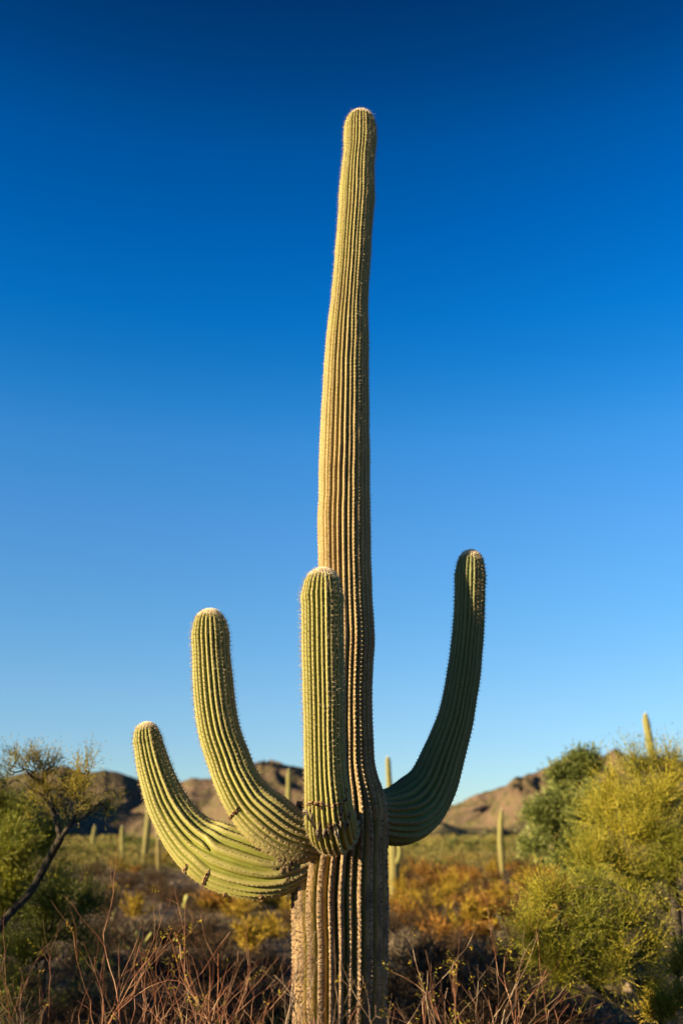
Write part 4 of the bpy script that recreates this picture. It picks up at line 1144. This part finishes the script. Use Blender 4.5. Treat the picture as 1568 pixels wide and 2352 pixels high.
# ------------------------------------------------------------------ bare twig bushes close by
def twig_bush(name, label, bx, Y, seed, nst, H, W, leafy, mat, thick=0.0055, grp=None, dead=False, lean=0.0):
    lr = np.random.default_rng(seed)
    b = at(bx, 2352, Y); g = np.array([b[0], Y, float(ground_h(b[0], Y))])
    E0, E1, R0, R1, LP, LD = [], [], [], [], [], []
    def grow(p, d, L, r, lvl):
        n = max(3, int(L / 0.055)); 
        for q in range(n):
            d = norm(d + lr.normal(size=3) * (0.17 if not dead else 0.26) + np.array([0, 0, 0.05 if lvl else 0.02]))
            p2 = p + d * L / n; r2 = r * (1 - 0.75 / n)
            E0.append(p); E1.append(p2); R0.append(r); R1.append(r2)
            p, r = p2, r2
            u = (q + 1) / n
            if lvl < 3 and u > (0.22 if lvl else 0.30) and lr.random() < (0.42 if lvl == 0 else 0.34):
                a = perp(d[None], lr)[0]
                grow(p, norm(d + a * lr.uniform(0.35, 0.75)), L * (1 - u * 0.5) * lr.uniform(.35, .7), r * 0.72, lvl + 1)
            if lr.random() < 0.10:   # short spur
                a = perp(d[None], lr)[0]
                E0.append(p); E1.append(p + norm(d * .6 + a) * lr.uniform(.01, .03)); R0.append(r * .6); R1.append(r * .4)
        if leafy and lr.random() < leafy:
            rach = norm(d + lr.normal(size=3) * .6)
            for q in range(int(lr.integers(5, 11))):
                c_ = p + rach * q * 0.007
                a = perp(rach[None], lr)[0]
                LP.append(c_); LD.append(norm(a + rach * .4))
    for s in range(nst):
        az = lr.random() * 2 * np.pi; rr = lr.random() ** .5
        p = g + np.array([math.cos(az) * rr * W * .35, math.sin(az) * rr * W * .25, 0])
        d = norm(np.array([math.cos(az) * rr * 0.32 + lean, math.sin(az) * rr * .25, 1.0]))
        grow(p, d, H * lr.uniform(.6, 1.05), thick * lr.uniform(.7, 1.2), 0)
    V, Q = frustums(E0, E1, R0, R1, 4)
    root = empty(name, g); tag(root, label, 'shrub', grp)
    part('stems', mesh_arrays('stems', V - g, [Q], mat, True), root)['kind'] = 'stuff'
    if LP:
        LP_ = np.array(LP); LD_ = np.array(LD)
        V, Q = leaves(LP_, LD_, lr.uniform(.012, .02, len(LP_)), np.full(len(LP_), .006), lr)
        part('leaves', mesh_arrays('leaves', V - g, [Q], M_LEAF_YEL, False), root)['kind'] = 'stuff'
    return root
twig_bush('twig_bush', 'reddish bare twig bush with yellow leaflets below the cracked cactus arm', 330, 4.75, 11, 18, 1.34, 1.2, 0.12, M_TWIG_RED, 0.0050)
twig_bush('twig_bush', 'dense bare reddish twig bush close beside the lit foot of the giant saguaro', 500, 4.7, 12, 22, 1.24, 1.2, 0.04, M_TWIG_RED, 0.0050)
twig_bush('twig_bush', 'forked bare twig bush with a few yellow leaflets before the shaded trunk side', 930, 4.45, 13, 22, 1.16, 0.9, 0.10, M_TWIG_GREY, 0.0055)
twig_bush('twig_bush', 'thin bare twigs between the saguaro foot and the palo verde bush', 1085, 4.5, 14, 8, 1.05, 0.9, 0.18, M_TWIG_RED)
twig_bush('twig_bush', 'tangled grey dead twig bush in shade under the dark green thicket', 170, 5.2, 15, 15, 1.15, 1.2, 0.05, M_TWIG_GREY, dead=True)
twig_bush('twig_bush', 'single tall thin twig standing clear of the palo verde bush', 1178, 4.6, 19, 2, 1.28, 0.1, 0.6, M_TWIG_RED)
twig_bush('twig_bush', 'few slim red twigs crossing the foot of the giant saguaro', 800, 4.35, 16, 7, 1.12, 0.6, 0.25, M_TWIG_RED)
twig_bush('twig_bush', 'low dark tangle of dead branches at the corner below the crooked tree', 40, 5.0, 17, 9, 0.95, 1.0, 0.0, M_TWIG_GREY, thick=0.010, dead=True)

# ------------------------------------------------------------------ ground litter, grass, far flat
def far_flat():
    lr = np.random.default_rng(5)
    parts_ = []
    for (y0, y1, n, k, ls, lw) in ((52, 150, 1800, 170, .11, .06), (150, 420, 5000, 40, .30, .16), (420, 1000, 9000, 12, .7, .5)):
        Yd = np.exp(lr.uniform(math.log(y0), math.log(y1), n)); X = Yd * np.tan(lr.uniform(R(-38), R(38), n))
        s = lr.uniform(.45, 1.25, n) * (1 if y0 < 400 else 1.8)
        c_ = np.stack([X, Yd, ground_h(X, Yd)], -1)
        CC = np.repeat(c_, k, 0); SS = np.repeat(s, k)
        v = norm(lr.normal(size=(n * k, 3))) * (lr.random((n * k, 1)) ** .4); v[:, 2] = np.abs(v[:, 2])
        P = CC + v * SS[:, None] * np.array([1.1, 1.1, 1.25])
        D = norm(v + lr.normal(size=v.shape) * .6)
        parts_.append(leaves(P, D, SS * ls, SS * lw, lr))
    V, Fs = join(parts_)
    o = part('creosote_flat', mesh_arrays('creosote_flat', V, Fs, M_FARVEG, False))
    tag(o, 'yellow green creosote scrub covering the far flat below the hills', 'scrub', kind='stuff')
far_flat()
def grass():
    lr = np.random.default_rng(6)
    n = 3800
    Yd = 9.0 + 55 * lr.random(n) ** 1.3
    X = Yd * np.tan(lr.uniform(R(-26), R(26), n))
    k = 26
    c_ = np.stack([X, Yd, ground_h(X, Yd)], -1); CC = np.repeat(c_, k, 0)
    S_ = np.repeat(lr.uniform(.6, 1.5, n), k)
    v = norm(lr.normal(size=(n * k, 3)) * np.array([.8, .8, .4]) + np.array([0, 0, .7]))
    P = CC + lr.normal(size=v.shape) * np.array([.10, .10, 0]) * S_[:, None]
    V, T = blades(P, v, lr.uniform(.08, .26, n * k) * S_, np.full(n * k, .008), lr)
    o = part('dead_grass', mesh_arrays('dead_grass', V, [T], M_GRASS, False))
    tag(o, 'dry tan grass tufts and litter scattered over the desert soil', 'grass', kind='stuff')
grass()
def gravel():
    lr = np.random.default_rng(8)
    n = 5200
    Yd = 4 + 45 * lr.random(n) ** 1.3; X = Yd * np.tan(lr.uniform(R(-25), R(25), n))
    s = lr.uniform(.015, .06, n) * (1 + (lr.random(n) < .05) * 2)
    th = np.arange(5) * 2 * np.pi / 5
    c_ = np.stack([X, Yd, ground_h(X, Yd) - s * .1], -1)
    ring = np.stack([np.cos(th), np.sin(th), 0 * th], -1)[None] * (1 + .3 * lr.normal(size=(n, 5, 1)))
    V = np.concatenate([c_[:, None] + ring * s[:, None, None], (c_ + np.array([0, 0, 1]) * (s * lr.uniform(.5, 1, n))[:, None] + lr.normal(size=(n, 3)) * s[:, None] * .2)[:, None]], 1).reshape(-1, 3)
    b = (np.arange(n) * 6)[:, None]
    T = np.concatenate([b + np.array([[i, (i + 1) % 5, 5]]) for i in range(5)], 0)
    o = part('gravel', mesh_arrays('gravel', V, [T], M_ROCK, False))
    tag(o, 'small tan stones strewn over the soil', 'gravel', kind='stuff')
gravel()
